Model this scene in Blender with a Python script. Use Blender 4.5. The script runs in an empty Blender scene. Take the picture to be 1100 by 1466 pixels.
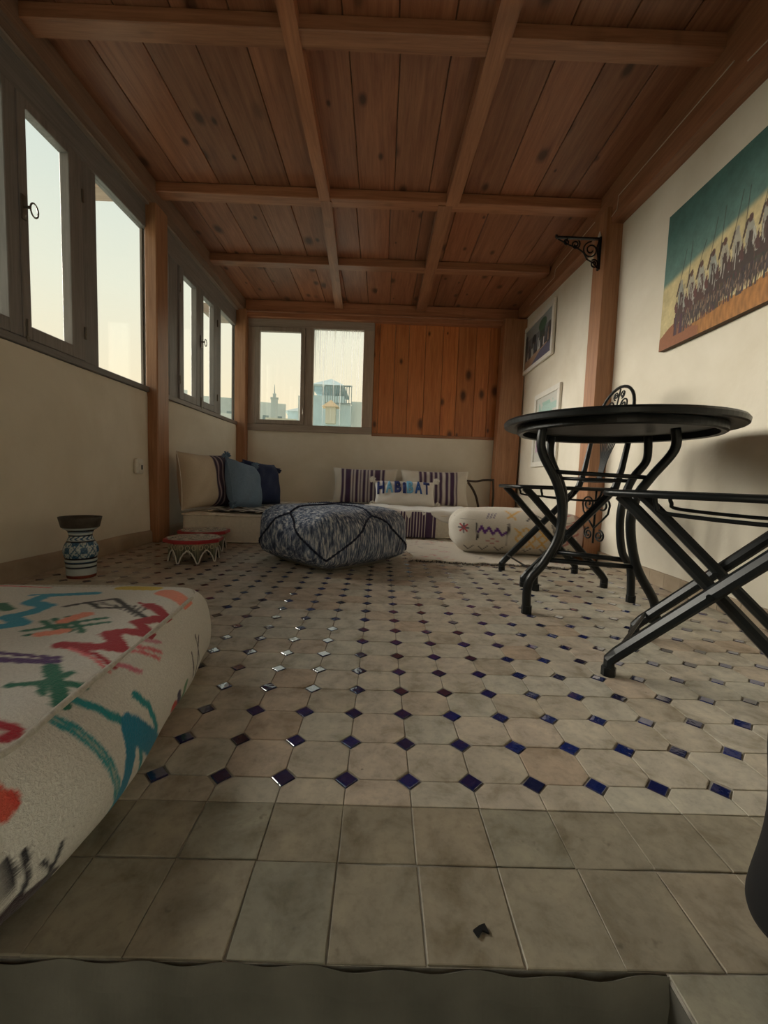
import bpy, math, random
import numpy as np
from mathutils import Vector, Matrix
from math import pi, sin, cos, radians as R_
random.seed(7); rng = np.random.default_rng(7)
scn = bpy.context.scene
col = scn.collection

# ------------------------------------------------------------------ camera
F = 600.0; PI_, YA, RO = .08, .0092, .0342; EYE = Vector((0, 0, .479))
_f = Vector((sin(YA)*cos(PI_), cos(YA)*cos(PI_), -sin(PI_)))
_r = Vector((cos(YA), -sin(YA), 0)); _u = _r.cross(_f)
RT = cos(RO)*_r + sin(RO)*_u; UP = -sin(RO)*_r + cos(RO)*_u; FW = _f
cam = bpy.data.cameras.new('camera'); co = bpy.data.objects.new('camera', cam); col.objects.link(co)
cam.sensor_fit = 'HORIZONTAL'; cam.sensor_width = 36; cam.lens = F/1100*36; cam.clip_start = .01; cam.clip_end = 500
M = Matrix((RT, UP, -FW)).transposed().to_4x4(); M.translation = EYE; co.matrix_world = M
scn.camera = co
scn.view_settings.view_transform = 'Standard'; scn.view_settings.look = 'None'
scn.view_settings.gamma = 1; scn.view_settings.use_curve_mapping = False
scn.view_settings.exposure = 0.14
scn.cycles.use_denoising = True
scn.cycles.max_bounces = 10; scn.cycles.diffuse_bounces = 6; scn.cycles.transparent_max_bounces = 16
scn.cycles.caustics_reflective = False; scn.cycles.caustics_refractive = False

# ------------------------------------------------------------------ world: pale evening sky
w = bpy.data.worlds.new('sky'); scn.world = w; w.use_nodes = True
nt = w.node_tree; nt.nodes.clear()
tc = nt.nodes.new('ShaderNodeTexCoord'); sx = nt.nodes.new('ShaderNodeSeparateXYZ'); cr = nt.nodes.new('ShaderNodeValToRGB')
bg = nt.nodes.new('ShaderNodeBackground'); wo = nt.nodes.new('ShaderNodeOutputWorld')
nt.links.new(tc.outputs['Generated'], sx.inputs[0]); nt.links.new(sx.outputs['Z'], cr.inputs[0])
nt.links.new(cr.outputs[0], bg.inputs[0]); nt.links.new(bg.outputs[0], wo.inputs[0])
e = cr.color_ramp.elements
e[0].position = 0.0; e[0].color = (1.0, .80, .52, 1)
e[1].position = 1.0; e[1].color = (.50, .62, .66, 1)
for p_, c_ in ((.16, (.98, .84, .60, 1)), (.34, (.86, .85, .70, 1)), (.55, (.69, .77, .72, 1))):
    q = e.new(p_); q.color = c_
bg.inputs[1].default_value = 1.05
# low hazy evening sun behind the left-hand windows, very soft
sun = bpy.data.lights.new('evening_sun', 'SUN'); so = bpy.data.objects.new('evening_sun', sun); col.objects.link(so)
sun.energy = 13.0; sun.angle = R_(50); sun.color = (1, .92, .81)
so.rotation_euler = Vector((-1.0, .42, .30)).to_track_quat('Z', 'Y').to_euler()

# ------------------------------------------------------------------ helpers
def ray(px, py): return FW + RT*((px-550)/F) - UP*((py-733)/F)
def atz(px, py, z): d = ray(px, py); return EYE + d*((z-EYE.z)/d.z)
def aty(px, py, y): d = ray(px, py); return EYE + d*(y/d.y)
def atx(px, py, x): d = ray(px, py); return EYE + d*(x/d.x)
def xr(y): return 1.357 + (y-1.4)*.025
RW = -math.atan(.025)
WL = {}
def tag(o, label=None, cat=None, group=None, kind=None):
    if label: o['label'] = label
    if cat: o['category'] = cat
    if group: o['group'] = group
    if kind: o['kind'] = kind
    return o
def thing(name, label, cat, loc=(0, 0, 0), rz=0, group=None, kind=None):
    o = bpy.data.objects.new(name, None); col.objects.link(o); o.empty_display_size = .05
    o.location = loc; o.rotation_euler = (0, 0, rz); WL[o.name] = Vector(loc)
    return tag(o, label, cat, group, kind)
def struct_root(name, loc=(0, 0, 0), kind='structure', label=None):
    o = bpy.data.objects.new(name, None); col.objects.link(o); o.location = loc; WL[o.name] = Vector(loc)
    return tag(o, label=label, kind=kind)
class MB:
    def __init__(s): s.v = []; s.f = []; s.c = None
    def add(s, vs, fs):
        n = len(s.v); s.v += [tuple(v) for v in vs]; s.f += [tuple(i+n for i in f) for f in fs]; return s
    def box(s, x0, x1, y0, y1, z0, z1):
        return s.hexa([(x0, y0, z0), (x1, y0, z0), (x1, y1, z0), (x0, y1, z0), (x0, y0, z1), (x1, y0, z1), (x1, y1, z1), (x0, y1, z1)])
    def hexa(s, v): return s.add(v, [(3, 2, 1, 0), (4, 5, 6, 7), (0, 1, 5, 4), (1, 2, 6, 5), (2, 3, 7, 6), (3, 0, 4, 7)])
    def bbox(s, x0, x1, y0, y1, z0, z1, b=.004):     # box with bevelled edges
        c = Vector(((x0+x1)/2, (y0+y1)/2, (z0+z1)/2)); h = ((x1-x0)/2, (y1-y0)/2, (z1-z0)/2)
        b = min(b, min(h)*.8); vs = []; idx = {}
        for sx_ in (-1, 1):
            for sy in (-1, 1):
                for sz in (-1, 1):
                    for a in range(3):
                        d = [h[i]-b for i in range(3)]; d[a] = h[a]
                        idx[(sx_, sy, sz, a)] = len(vs); vs.append(c+Vector((sx_*d[0], sy*d[1], sz*d[2])))
        fs = []
        for a in range(3):
            u, v = (a+1) % 3, (a+2) % 3
            for sg in (-1, 1):
                q = []
                for su, sv in ((-1, -1), (1, -1), (1, 1), (-1, 1)):
                    k = [0, 0, 0]; k[a] = sg; k[u] = su; k[v] = sv; q.append(idx[(*k, a)])
                fs.append(tuple(q if sg > 0 else q[::-1]))
            for su in (-1, 1):
                for sv in (-1, 1):
                    def K(sa, ax):
                        k = [0, 0, 0]; k[a] = sa; k[u] = su; k[v] = sv; return idx[(*k, ax)]
                    q = [K(-1, u), K(1, u), K(1, v), K(-1, v)]
                    fs.append(tuple(q if su*sv < 0 else q[::-1]))
        for sx_ in (-1, 1):
            for sy in (-1, 1):
                for sz in (-1, 1):
                    q = [idx[(sx_, sy, sz, a)] for a in range(3)]
                    fs.append(tuple(q if sx_*sy*sz > 0 else q[::-1]))
        return s.add(vs, fs)
    def prism(s, poly, z0, z1):
        n = len(poly)
        vs = [(p[0], p[1], z0) for p in poly]+[(p[0], p[1], z1) for p in poly]
        fs = [tuple(range(n))[::-1], tuple(range(n, 2*n))]+[(i, (i+1) % n, n+(i+1) % n, n+i) for i in range(n)]
        return s.add(vs, fs)
    def tube(s, pts, r, n=8, closed=False, flat=None):
        pts = [Vector(p) for p in pts]; m = len(pts); rr = r if isinstance(r, (list, tuple)) else [r]*m
        t0 = None; rings = []; nx = None
        for i, p in enumerate(pts):
            a = pts[i-1] if (i > 0 or closed) else p; b = pts[(i+1) % m] if (i < m-1 or closed) else p
            t = (b-a)
            t = t.normalized() if t.length > 1e-9 else Vector((0, 0, 1))
            if nx is None: nx = t.orthogonal().normalized() if abs(t.z) > .95 else t.cross(Vector((0, 0, 1))).normalized()
            nx = (nx-t*nx.dot(t)).normalized(); ny = t.cross(nx)
            k = len(s.v)
            for j in range(n):
                an = 2*pi*(j+.5)/n
                if flat: s.v.append(tuple(p+nx*cos(an)*rr[i]*flat[0]+ny*sin(an)*rr[i]*flat[1]))
                else: s.v.append(tuple(p+(nx*cos(an)+ny*sin(an))*rr[i]))
            rings.append(k)
        for i in range(m if closed else m-1):
            a, b = rings[i], rings[(i+1) % m]
            for j in range(n): s.f.append((a+j, a+(j+1) % n, b+(j+1) % n, b+j))
        if not closed:
            s.f.append(tuple(rings[0]+j for j in range(n))[::-1]); s.f.append(tuple(rings[-1]+j for j in range(n)))
        return s
    def lathe(s, prof, n=32, c=(0, 0, 0), cap=True):
        k0 = len(s.v)
        for r, z in prof:
            for j in range(n): s.v.append((c[0]+r*cos(2*pi*j/n), c[1]+r*sin(2*pi*j/n), c[2]+z))
        for i in range(len(prof)-1):
            for j in range(n):
                a = k0+i*n; s.f.append((a+j, a+(j+1) % n, a+n+(j+1) % n, a+n+j))
        if cap:
            s.f.append(tuple(k0+j for j in range(n))[::-1]); a = k0+(len(prof)-1)*n; s.f.append(tuple(a+j for j in range(n)))
        return s
    def grid(s, fn, nu, nv, closed_u=False):
        k = len(s.v)
        for j in range(nv+1):
            for i in range(nu+1): s.v.append(tuple(fn(i/nu, j/nv)))
        for j in range(nv):
            for i in range(nu):
                a = k+j*(nu+1)+i; s.f.append((a, a+1, a+nu+2, a+nu+1))
        return s
    def build(s, name, mat, parent=None, recenter=False, smooth=False, cols=None):
        """recenter: vertices are in world space; the object's origin goes to the middle of its underside"""
        V = np.array(s.v, dtype=float); loc = Vector((0, 0, 0))
        if recenter:
            mn, mx = V.min(0), V.max(0); c = Vector(((mn[0]+mx[0])/2, (mn[1]+mx[1])/2, mn[2]))
            V = V-np.array(c); loc = c-(WL[parent.name] if parent else Vector((0, 0, 0)))
        me = bpy.data.meshes.new(name); me.from_pydata([tuple(v) for v in V], [], s.f); me.materials.append(mat); me.update()
        if smooth: me.shade_smooth()
        if cols is not None:
            at = me.color_attributes.new('Col', 'FLOAT_COLOR', 'POINT')
            a = np.ones((len(V), 4), dtype=np.float32); a[:, :3] = cols; at.data.foreach_set('color', a.ravel())
        o = bpy.data.objects.new(name, me); col.objects.link(o); o.location = loc; o.parent = parent
        if recenter: WL[o.name] = c
        return o
def dup(root, loc, rz, label=None, group=None):
    r = root.copy(); col.objects.link(r); r.location = loc; r.rotation_euler = (0, 0, rz)
    if label: r['label'] = label
    if group: r['group'] = group
    for ch in list(root.children):
        c = ch.copy(); col.objects.link(c); c.parent = r
        for g in ch.children: d = g.copy(); col.objects.link(d); d.parent = c
    return r
def arc(c, r, a0, a1, n=16, plane='xz'):
    out = []
    for i in range(n+1):
        a = a0+(a1-a0)*i/n
        out.append((c[0]+r*cos(a), c[1]+r*sin(a)))
    return out
def spiral(c, r0, r1, a0, a1, n=28): return [(c[0]+(r0+(r1-r0)*i/n)*cos(a0+(a1-a0)*i/n), c[1]+(r0+(r1-r0)*i/n)*sin(a0+(a1-a0)*i/n)) for i in range(n+1)]
def smoothpath(pts, n=6):
    P = [Vector(p) for p in pts]; P = [P[0]]+P+[P[-1]]; out = []
    for i in range(1, len(P)-2):
        for k in range(n):
            t = k/n; a, b, c, d = P[i-1], P[i], P[i+1], P[i+2]
            out.append(.5*((2*b)+(c-a)*t+(2*a-5*b+4*c-d)*t*t+(3*b-a-3*c+d)*t**3))
    out.append(P[-2]); return out

# ------------------------------------------------------------------ materials
def mat(name):
    m = bpy.data.materials.new(name); m.use_nodes = True; nt = m.node_tree
    b = nt.nodes['Principled BSDF']; return m, nt, b
def N(nt, t, **kw):
    n = nt.nodes.new(t)
    for k, v in kw.items():
        if k.startswith('i_'): n.inputs[k[2:].replace('_', ' ')].default_value = v
        else: setattr(n, k, v)
    return n
def mixc(nt, a, b, fac, mode='MIX'):
    n = nt.nodes.new('ShaderNodeMix'); n.data_type = 'RGBA'; n.blend_type = mode
    for sck, v in ((n.inputs[0], fac), (n.inputs[6], a), (n.inputs[7], b)):
        if hasattr(v, 'is_output'): nt.links.new(v, sck)
        else: sck.default_value = v if not isinstance(v, tuple) else (*v[:3], 1)
    return n.outputs[2]
def ramp(nt, src, stops):
    n = nt.nodes.new('ShaderNodeValToRGB'); nt.links.new(src, n.inputs[0]); e = n.color_ramp.elements
    while len(e) > 1: e.remove(e[-1])
    e[0].position = stops[0][0]; e[0].color = (*stops[0][1], 1)
    for p, c in stops[1:]: q = e.new(p); q.color = (*c, 1)
    return n.outputs[0]
def g(v): return (v, v, v)
def bump(nt, b, src, strength=.3, dist=.002):
    n = nt.nodes.new('ShaderNodeBump'); n.inputs['Strength'].default_value = strength; n.inputs['Distance'].default_value = dist
    nt.links.new(src, n.inputs['Height']); nt.links.new(n.outputs[0], b.inputs['Normal'])
def coords(nt, scale=(1, 1, 1), kind='Object', rand=True):
    t = nt.nodes.new('ShaderNodeTexCoord'); mp = nt.nodes.new('ShaderNodeMapping'); mp.inputs['Scale'].default_value = scale
    nt.links.new(t.outputs[kind], mp.inputs[0])
    if rand:
        oi = nt.nodes.new('ShaderNodeObjectInfo'); mu = N(nt, 'ShaderNodeMath', operation='MULTIPLY'); mu.inputs[1].default_value = 37.
        nt.links.new(oi.outputs['Random'], mu.inputs[0]); nt.links.new(mu.outputs[0], mp.inputs['Location'])
        return mp.outputs[0], oi.outputs['Random']
    return mp.outputs[0], None
def noise(nt, vec, scale, detail=4, rough=.6, dist=0):
    n = N(nt, 'ShaderNodeTexNoise'); n.inputs['Scale'].default_value = scale; n.inputs['Detail'].default_value = detail
    n.inputs['Roughness'].default_value = rough; n.inputs['Distortion'].default_value = dist
    nt.links.new(vec, n.inputs['Vector']); return n.outputs['Fac']
def wood(name, light, dark, axis=1, knots=.5, rough=.45, knot_scale=2.2, grain=1.0):
    m, nt, b = mat(name)
    sc = [14, 14, 14]; sc[axis] = 1.1
    v, rnd = coords(nt, tuple(sc)); n1 = noise(nt, v, 2.2*grain, 8, .65, .6)
    c = ramp(nt, n1, [(.3, dark), (.5, tuple((a+b_)/2 for a, b_ in zip(light, dark))), (.72, light)])
    sc2 = [60, 60, 60]; sc2[axis] = 2
    v2, _ = coords(nt, tuple(sc2)); n2 = noise(nt, v2, 2, 3, .6)
    c = mixc(nt, c, ramp(nt, n2, [(.3, g(.72)), (.6, g(1.0))]), .7, 'MULTIPLY')
    tint = ramp(nt, rnd, [(0, g(.78)), (.5, g(1.0)), (1, (1.18, 1.08, 1.0))])
    c = mixc(nt, c, tint, .85, 'MULTIPLY')
    if knots:
        sc3 = [1.0, 1.0, 1.0]; sc3[axis] = .55
        v3, _ = coords(nt, tuple(sc3)); vo = N(nt, 'ShaderNodeTexVoronoi'); vo.inputs['Scale'].default_value = knot_scale*2.6
        vo.voronoi_dimensions = '2D'; sp_ = N(nt, 'ShaderNodeSeparateXYZ'); cb_ = N(nt, 'ShaderNodeCombineXYZ'); nt.links.new(v3, sp_.inputs[0])
        nt.links.new(sp_.outputs[0], cb_.inputs[0]); nt.links.new(sp_.outputs['Z' if axis == 2 else 'Y'], cb_.inputs[1]); nt.links.new(cb_.outputs[0], vo.inputs['Vector'])
        sc_ = N(nt, 'ShaderNodeSeparateColor'); nt.links.new(vo.outputs['Color'], sc_.inputs[0]); dv = N(nt, 'ShaderNodeMath', operation='MULTIPLY_ADD'); dv.inputs[1].default_value = 1.3; dv.inputs[2].default_value = .35
        nt.links.new(sc_.outputs[2], dv.inputs[0]); dd = N(nt, 'ShaderNodeMath', operation='DIVIDE'); nt.links.new(vo.outputs['Distance'], dd.inputs[0]); nt.links.new(dv.outputs[0], dd.inputs[1])
        k = ramp(nt, dd.outputs[0], [(0, g(1)), (.06, g(.95)), (.10, g(.5)), (.16, g(0))])
        rk = ramp(nt, vo.outputs['Color'], [(.50, g(0)), (.56, g(1))])
        kk = N(nt, 'ShaderNodeMath', operation='MULTIPLY'); nt.links.new(k, kk.inputs[0]); nt.links.new(rk, kk.inputs[1])
        k3 = N(nt, 'ShaderNodeMath', operation='MULTIPLY'); nt.links.new(kk.outputs[0], k3.inputs[0]); k3.inputs[1].default_value = knots
        c = mixc(nt, c, tuple(d*.16 for d in dark), k3.outputs[0])
    nt.links.new(c, b.inputs['Base Color']); b.inputs['Roughness'].default_value = rough
    bump(nt, b, n2, .25, .001)
    return m
CEIL = [wood('ceiling_pine_'+a, (.39, .175, .095), (.215, .080, .042), k, .85, .42) for k, a in enumerate('xy')]
ORNG = wood('orange_pine', (.70, .27, .09), (.44, .13, .04), 2, .95, .4, 2.0)
POST = wood('post_wood', (.52, .26, .135), (.33, .145, .065), 2, .15, .4)
BEAMX = wood('beam_wood_x', (.46, .215, .115), (.27, .11, .055), 0, .25, .4)
BEAMY = wood('beam_wood_y', (.46, .215, .115), (.27, .11, .055), 1, .25, .4)
RAIL = wood('rail_wood', (.27, .18, .13), (.165, .105, .075), 1, .1, .45)
FRAME_L = [wood('shaded_window_wood_'+a, (.27, .25, .24), (.18, .165, .16), k, .0, .5) for k, a in enumerate('xyz')]  # same window wood, with its backlit shade put into a darker colour
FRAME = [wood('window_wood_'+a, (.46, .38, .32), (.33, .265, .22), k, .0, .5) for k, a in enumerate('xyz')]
def plaster(name, c1, c2, sc=3, stain=(.8, .76, .68)):
    m, nt, b = mat(name); v, _ = coords(nt, (1, 1, 1), 'Object', False)
    n = noise(nt, v, sc, 6, .55); c = ramp(nt, n, [(.3, c2), (.7, c1)])
    n2 = noise(nt, v, 1.1, 5, .65, .5); c = mixc(nt, c, ramp(nt, n2, [(.35, stain), (.62, g(1))]), .55, 'MULTIPLY')
    nt.links.new(c, b.inputs['Base Color']); b.inputs['Roughness'].default_value = .8
    n3 = noise(nt, v, 26, 5, .6); bump(nt, b, n3, .35, .004); return m
PLAST = plaster('wall_plaster', (.82, .77, .665), (.74, .69, .585))
PLAST_B = plaster('back_plaster', (.84, .79, .70), (.77, .72, .62))
CONC = plaster('step_cement', (.20, .19, .16), (.10, .095, .08), 7, (.5, .48, .42))
SKIRT = plaster('skirting_clay', (.50, .41, .31), (.36, .28, .20), 6, (.62, .58, .5))
TS = {1.0: [(0, (.44, .385, .305)), (.25, (.54, .49, .405)), (.5, (.50, .475, .40)), (.72, (.55, .47, .385)), (.9, (.47, .37, .28)), (1, (.55, .525, .45))],
      .74: [(0, (.31, .275, .21)), (.3, (.345, .31, .24)), (.6, (.33, .315, .25)), (.85, (.36, .31, .235)), (1, (.30, .29, .235))]}
def tilemat(name, attr=False, dark=1.0):
    m, nt, b = mat(name)
    gm = N(nt, 'ShaderNodeNewGeometry')
    if attr: a = N(nt, 'ShaderNodeAttribute', attribute_name='Col'); rnd = a.outputs['Fac']
    else: oi = N(nt, 'ShaderNodeObjectInfo'); rnd = oi.outputs['Random']
    k = dark
    base = ramp(nt, rnd, TS[k])
    n1 = noise(nt, gm.outputs['Position'], 16, 6, .62, .4)
    c = mixc(nt, base, ramp(nt, n1, [(.30, (.60, .57, .50)), (.48, g(.92)), (.66, (1.14, 1.13, 1.1))]), 1.0, 'MULTIPLY')
    n2 = noise(nt, gm.outputs['Position'], 62, 4, .7)
    c = mixc(nt, c, ramp(nt, n2, [(.35, g(.72)), (.52, g(1.0))]), .55, 'MULTIPLY')
    n4 = noise(nt, gm.outputs['Position'], 24, 3, .75)
    c = mixc(nt, c, (.07, .055, .04), ramp(nt, n4, [(.655 if dark < 1 else .70, g(0)), (.76, g(.7))]))
    nt.links.new(c, b.inputs['Base Color']); nt.links.new(ramp(nt, n1, [(.3, g(.5)), (.7, g(.34))]), b.inputs['Roughness'])
    b.inputs['Specular IOR Level'].default_value = .45
    bump(nt, b, n1, .25, .003); return m
TILE = tilemat('clay_tile'); TILE_S = tilemat('clay_tile_far', True); TILE_P = tilemat('plain_clay_tile', False, .74)
def bluemat(name, attr=False):
    m, nt, b = mat(name); gm = N(nt, 'ShaderNodeNewGeometry')
    if attr: a = N(nt, 'ShaderNodeAttribute', attribute_name='Col'); rnd = a.outputs['Fac']
    else: oi = N(nt, 'ShaderNodeObjectInfo'); rnd = oi.outputs['Random']
    c = ramp(nt, rnd, [(0, (.006, .012, .075)), (.4, (.010, .025, .16)), (.7, (.012, .02, .09)), (.85, (.02, .018, .04)), (1, (.008, .016, .11))])
    n = noise(nt, gm.outputs['Position'], 120, 4, .7)
    c = mixc(nt, c, (.16, .13, .10), ramp(nt, n, [(.66, g(0)), (.72, g(.8))]))
    nt.links.new(c, b.inputs['Base Color']); b.inputs['Roughness'].default_value = .07; b.inputs['IOR'].default_value = 2.1; b.inputs['Coat Weight'].default_value = .6
    n2 = noise(nt, gm.outputs['Position'], 45, 2, .5); bump(nt, b, n2, .35, .0025); return m
BLUE = bluemat('cobalt_glaze'); BLUE_S = bluemat('cobalt_glaze_far', True)
def simple(name, c, rough=.5, metal=0, nsc=0, namp=.2, bmp=0, spec=.5):
    m, nt, b = mat(name); b.inputs['Base Color'].default_value = (*c, 1); b.inputs['Roughness'].default_value = rough
    b.inputs['Metallic'].default_value = metal; b.inputs['Specular IOR Level'].default_value = spec
    if nsc:
        v, _ = coords(nt, (1, 1, 1), 'Object'); n = noise(nt, v, nsc, 5, .6)
        cc = mixc(nt, c, ramp(nt, n, [(.3, g(1-namp)), (.7, g(1+namp*.5))]), 1.0, 'MULTIPLY'); nt.links.new(cc, b.inputs['Base Color'])
        if bmp: bump(nt, b, n, bmp, .003)
    return m
def painted(name, rough=.85, nsc=150, namp=.15, bmp=.4, dist=.003, sheen=0, sc=(1, 1, 1)):
    m, nt, b = mat(name); a = N(nt, 'ShaderNodeAttribute', attribute_name='Col')
    v, _ = coords(nt, sc, 'Object'); n = noise(nt, v, nsc, 4, .65)
    c = mixc(nt, a.outputs['Color'], ramp(nt, n, [(.3, g(1-namp)), (.7, g(1+namp*.4))]), 1.0, 'MULTIPLY')
    nt.links.new(c, b.inputs['Base Color']); b.inputs['Roughness'].default_value = rough
    b.inputs['Sheen Weight'].default_value = sheen
    if bmp: bump(nt, b, n, bmp, dist)
    return m
IRON = simple('black_iron', (.006, .008, .009), .34, 0, 30, .3, .05, .35)
IRON2 = simple('table_underside', (.055, .055, .055), .6, 0, 8, .3)
GROUT = simple('grout', (.36, .335, .29), .9, 0, 40, .4, .3)
WOOL = painted('wool_pile', .95, 260, .14, .8, .004, .2)
CLOTH = painted('woven_cloth', .9, 220, .12, .4, .002)
PAINT = painted('oil_paint', .55, 90, .12, .25, .001)
GLAZE = painted('painted_ceramic', .25, 60, .06, .05, .001)
LACQ = painted('painted_lacquer', .4, 60, .08, .05, .001)
MATT = simple('mattress_linen', (.76, .71, .62), .9, 0, 50, .1, .15)
COTTON = simple('white_cotton', (.78, .76, .72), .9, 0, 60, .08, .2)
BEIGE = simple('beige_cotton', (.66, .57, .44), .9, 0, 70, .1, .2)
LBLUE = simple('light_blue_linen', (.17, .26, .38), .9, 0, 90, .15, .3)
NAVY = simple('navy_linen', (.018, .032, .095), .9, 0, 90, .2, .3)
WHITEP = simple('white_frame_paint', (.78, .76, .70), .5, 0, 20, .08)
PLASTIC = simple('white_plastic', (.72, .70, .64), .4)
DARKP = simple('dark_slots', (.05, .05, .05), .6)
RED = simple('red_lacquer', (.42, .03, .04), .4, 0, 40, .2)
BLK = simple('black_cloth', (.004, .004, .005), .95, 0, 20, .3, .3)
STEEL = simple('aged_steel', (.20, .18, .15), .4, .8)
STICK = simple('dark_branch', (.06, .04, .03), .7, 0, 40, .4, .4)
EDGE_LIT = simple('cream_edge_highlight', (.62, .52, .42), .5)
def glassmat(name, dirty=0):
    m, nt, b = mat(name); nt.nodes.remove(b); out = nt.nodes['Material Output']
    tr = N(nt, 'ShaderNodeBsdfTransparent'); gl = N(nt, 'ShaderNodeBsdfGlossy'); gl.inputs['Roughness'].default_value = .03
    tr.inputs[0].default_value = (.97, .985, .975, 1)
    mx = N(nt, 'ShaderNodeMixShader'); mx.inputs[0].default_value = .06
    nt.links.new(tr.outputs[0], mx.inputs[1]); nt.links.new(gl.outputs[0], mx.inputs[2]); res = mx.outputs[0]
    if dirty:
        v, _ = coords(nt, (60, 60, .9), 'Object', False); n = noise(nt, v, 1.0, 3, .6)
        v2, _ = coords(nt, (130, 130, 2.2), 'Object', False); n2 = noise(nt, v2, 1.0, 2, .6)
        t = N(nt, 'ShaderNodeTexCoord'); s_ = N(nt, 'ShaderNodeSeparateXYZ'); nt.links.new(t.outputs['Generated'], s_.inputs[0])
        h = ramp(nt, s_.outputs['Z'], [(.0, g(.0)), (.45, g(.03)), (1, g(.14))])
        ad = N(nt, 'ShaderNodeMath', operation='ADD'); nt.links.new(n, ad.inputs[0]); nt.links.new(h, ad.inputs[1])
        st = ramp(nt, ad.outputs[0], [(.655, g(0)), (.70, g(.62))])
        st2 = ramp(nt, n2, [(.60, g(0)), (.70, g(.16))])
        a2 = N(nt, 'ShaderNodeMath', operation='MAXIMUM'); nt.links.new(st, a2.inputs[0]); nt.links.new(st2, a2.inputs[1])
        df = N(nt, 'ShaderNodeBsdfTranslucent'); df.inputs[0].default_value = (.75, .75, .72, 1)
        d2 = N(nt, 'ShaderNodeBsdfDiffuse'); d2.inputs[0].default_value = (.75, .75, .72, 1)
        md = N(nt, 'ShaderNodeMixShader'); md.inputs[0].default_value = .4; nt.links.new(df.outputs[0], md.inputs[1]); nt.links.new(d2.outputs[0], md.inputs[2])
        m2 = N(nt, 'ShaderNodeMixShader'); nt.links.new(a2.outputs[0], m2.inputs[0]); nt.links.new(res, m2.inputs[1]); nt.links.new(md.outputs[0], m2.inputs[2]); res = m2.outputs[0]
    nt.links.new(res, out.inputs['Surface']); return m
GLASS = glassmat('window_glass'); GLASS_D = glassmat('streaked_glass', 1)

# colour painting on vertices: P is (n,2)
def segd(P, pl):
    d = np.full(len(P), 1e9)
    for a, b in zip(pl[:-1], pl[1:]):
        a = np.array(a, float); b = np.array(b, float); ab = b-a; t = np.clip(((P-a)@ab)/max(ab@ab, 1e-12), 0, 1)
        d = np.minimum(d, np.linalg.norm(P-a-t[:, None]*ab, axis=1))
    return d
def stroke(C, P, pl, wd, c, soft=.0015, jit=None, mask=None):
    d = segd(P, pl)
    if jit is not None: d = d+jit
    a = np.clip((wd/2-d)/soft+.5, 0, 1)
    if mask is not None: a = a*mask
    C[:] = C*(1-a[:, None])+np.array(c)*a[:, None]
def poly(C, P, pts, c, mask=None):
    x, y = P[:, 0], P[:, 1]; ins = np.zeros(len(P), bool); n = len(pts)
    for i in range(n):
        (x1, y1), (x2, y2) = pts[i], pts[(i+1) % n]
        if y1 == y2: continue
        ins ^= ((y1 > y) != (y2 > y)) & (x < (x2-x1)*(y-y1)/(y2-y1)+x1)
    if mask is not None: ins &= mask > .5
    C[ins] = c
def ell(C, P, c0, rx, ry, c, rot=0):
    d = P-np.array(c0); cs, sn = cos(rot), sin(rot)
    u = (d[:, 0]*cs+d[:, 1]*sn)/rx; v = (-d[:, 0]*sn+d[:, 1]*cs)/ry
    C[(u*u+v*v) < 1] = c

# ------------------------------------------------------------------ floor
floor = struct_root('floor', (0, 0, 0))
TX = lambda c: (c-3.3942)*.1
TY = lambda r: (r*.9438+6.3165)*.1
Y_STEP = .377; X_STEP = .300
b = MB(); b.box(-1.62, 1.60, Y_STEP, 4.62, -.06, -.0022); b.box(X_STEP, 1.60, -1.4, Y_STEP, -.06, -.0022)
b.build('grout_bed', GROUT, floor)
# octagonal clay tiles between cobalt diamonds
cells = []; dia = []
HD = .0205
for r in range(0, 42):
    for c in range(-13, 19):
        x0, y0 = TX(c), TY(r)
        if y0 < 4.60 and -1.53 < x0 < xr(y0)+.01:
            dia.append((c, r, x0, y0))
        if TY(r) < 4.55 and x0 > -1.66 and x0 < xr(y0): cells.append((c, r, x0, y0))
def octa(cx0, cy0, hx, hy, cut):
    return [(cx0-hx+cut, cy0-hy), (cx0+hx-cut, cy0-hy), (cx0+hx, cy0-hy+cut), (cx0+hx, cy0+hy-cut), (cx0+hx-cut, cy0+hy), (cx0-hx+cut, cy0+hy), (cx0-hx, cy0+hy-cut), (cx0-hx, cy0-hy+cut)]
GAP = .0008
def chamf(poly_, z0, z1, ch=.0009):
    n = len(poly_); cx_ = sum(p[0] for p in poly_)/n; cy_ = sum(p[1] for p in poly_)/n
    inn = []
    for p in poly_:
        d = Vector((cx_-p[0], cy_-p[1])); l = d.length; inn.append((p[0]+d.x/l*ch*1.3, p[1]+d.y/l*ch*1.3))
    vs = [(p[0], p[1], z0) for p in poly_]+[(p[0], p[1], z1-ch*.6) for p in poly_]+[(p[0], p[1], z1) for p in inn]
    fs = [(i, (i+1) % n, n+(i+1) % n, n+i) for i in range(n)]+[(n+i, n+(i+1) % n, 2*n+(i+1) % n, 2*n+i) for i in range(n)]+[tuple(range(2*n, 3*n))]
    return vs, fs
def vis(x, y):
    d = Vector((x, y, 0))-EYE; z = d.dot(FW)
    if z < .05: return False
    px, py = 550+F*d.dot(RT)/z, 733-F*d.dot(UP)/z
    return -30 < px < 1130 and py < 1500
def mesh_of(vs, fs, m):
    me = bpy.data.meshes.new('tile'); me.from_pydata(vs, [], fs); me.materials.append(m); return me
octs = [mesh_of(*chamf([(p[0]*(1+rng.uniform(-.012, .006)), p[1]*(1+rng.uniform(-.012, .006))) for p in octa(0, 0, .05-GAP, .0472-GAP, HD-.0004+rng.uniform(-.001, .001))], -.006, 0), TILE) for _ in range(6)]
vis_cells = sorted([c for c in cells if vis(c[2]+.05, c[3]+.047)], key=lambda c: c[3]**2+(c[2]*.6)**2)
near = set(vis_cells[:262])
fb = MB(); fcols = []
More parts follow.
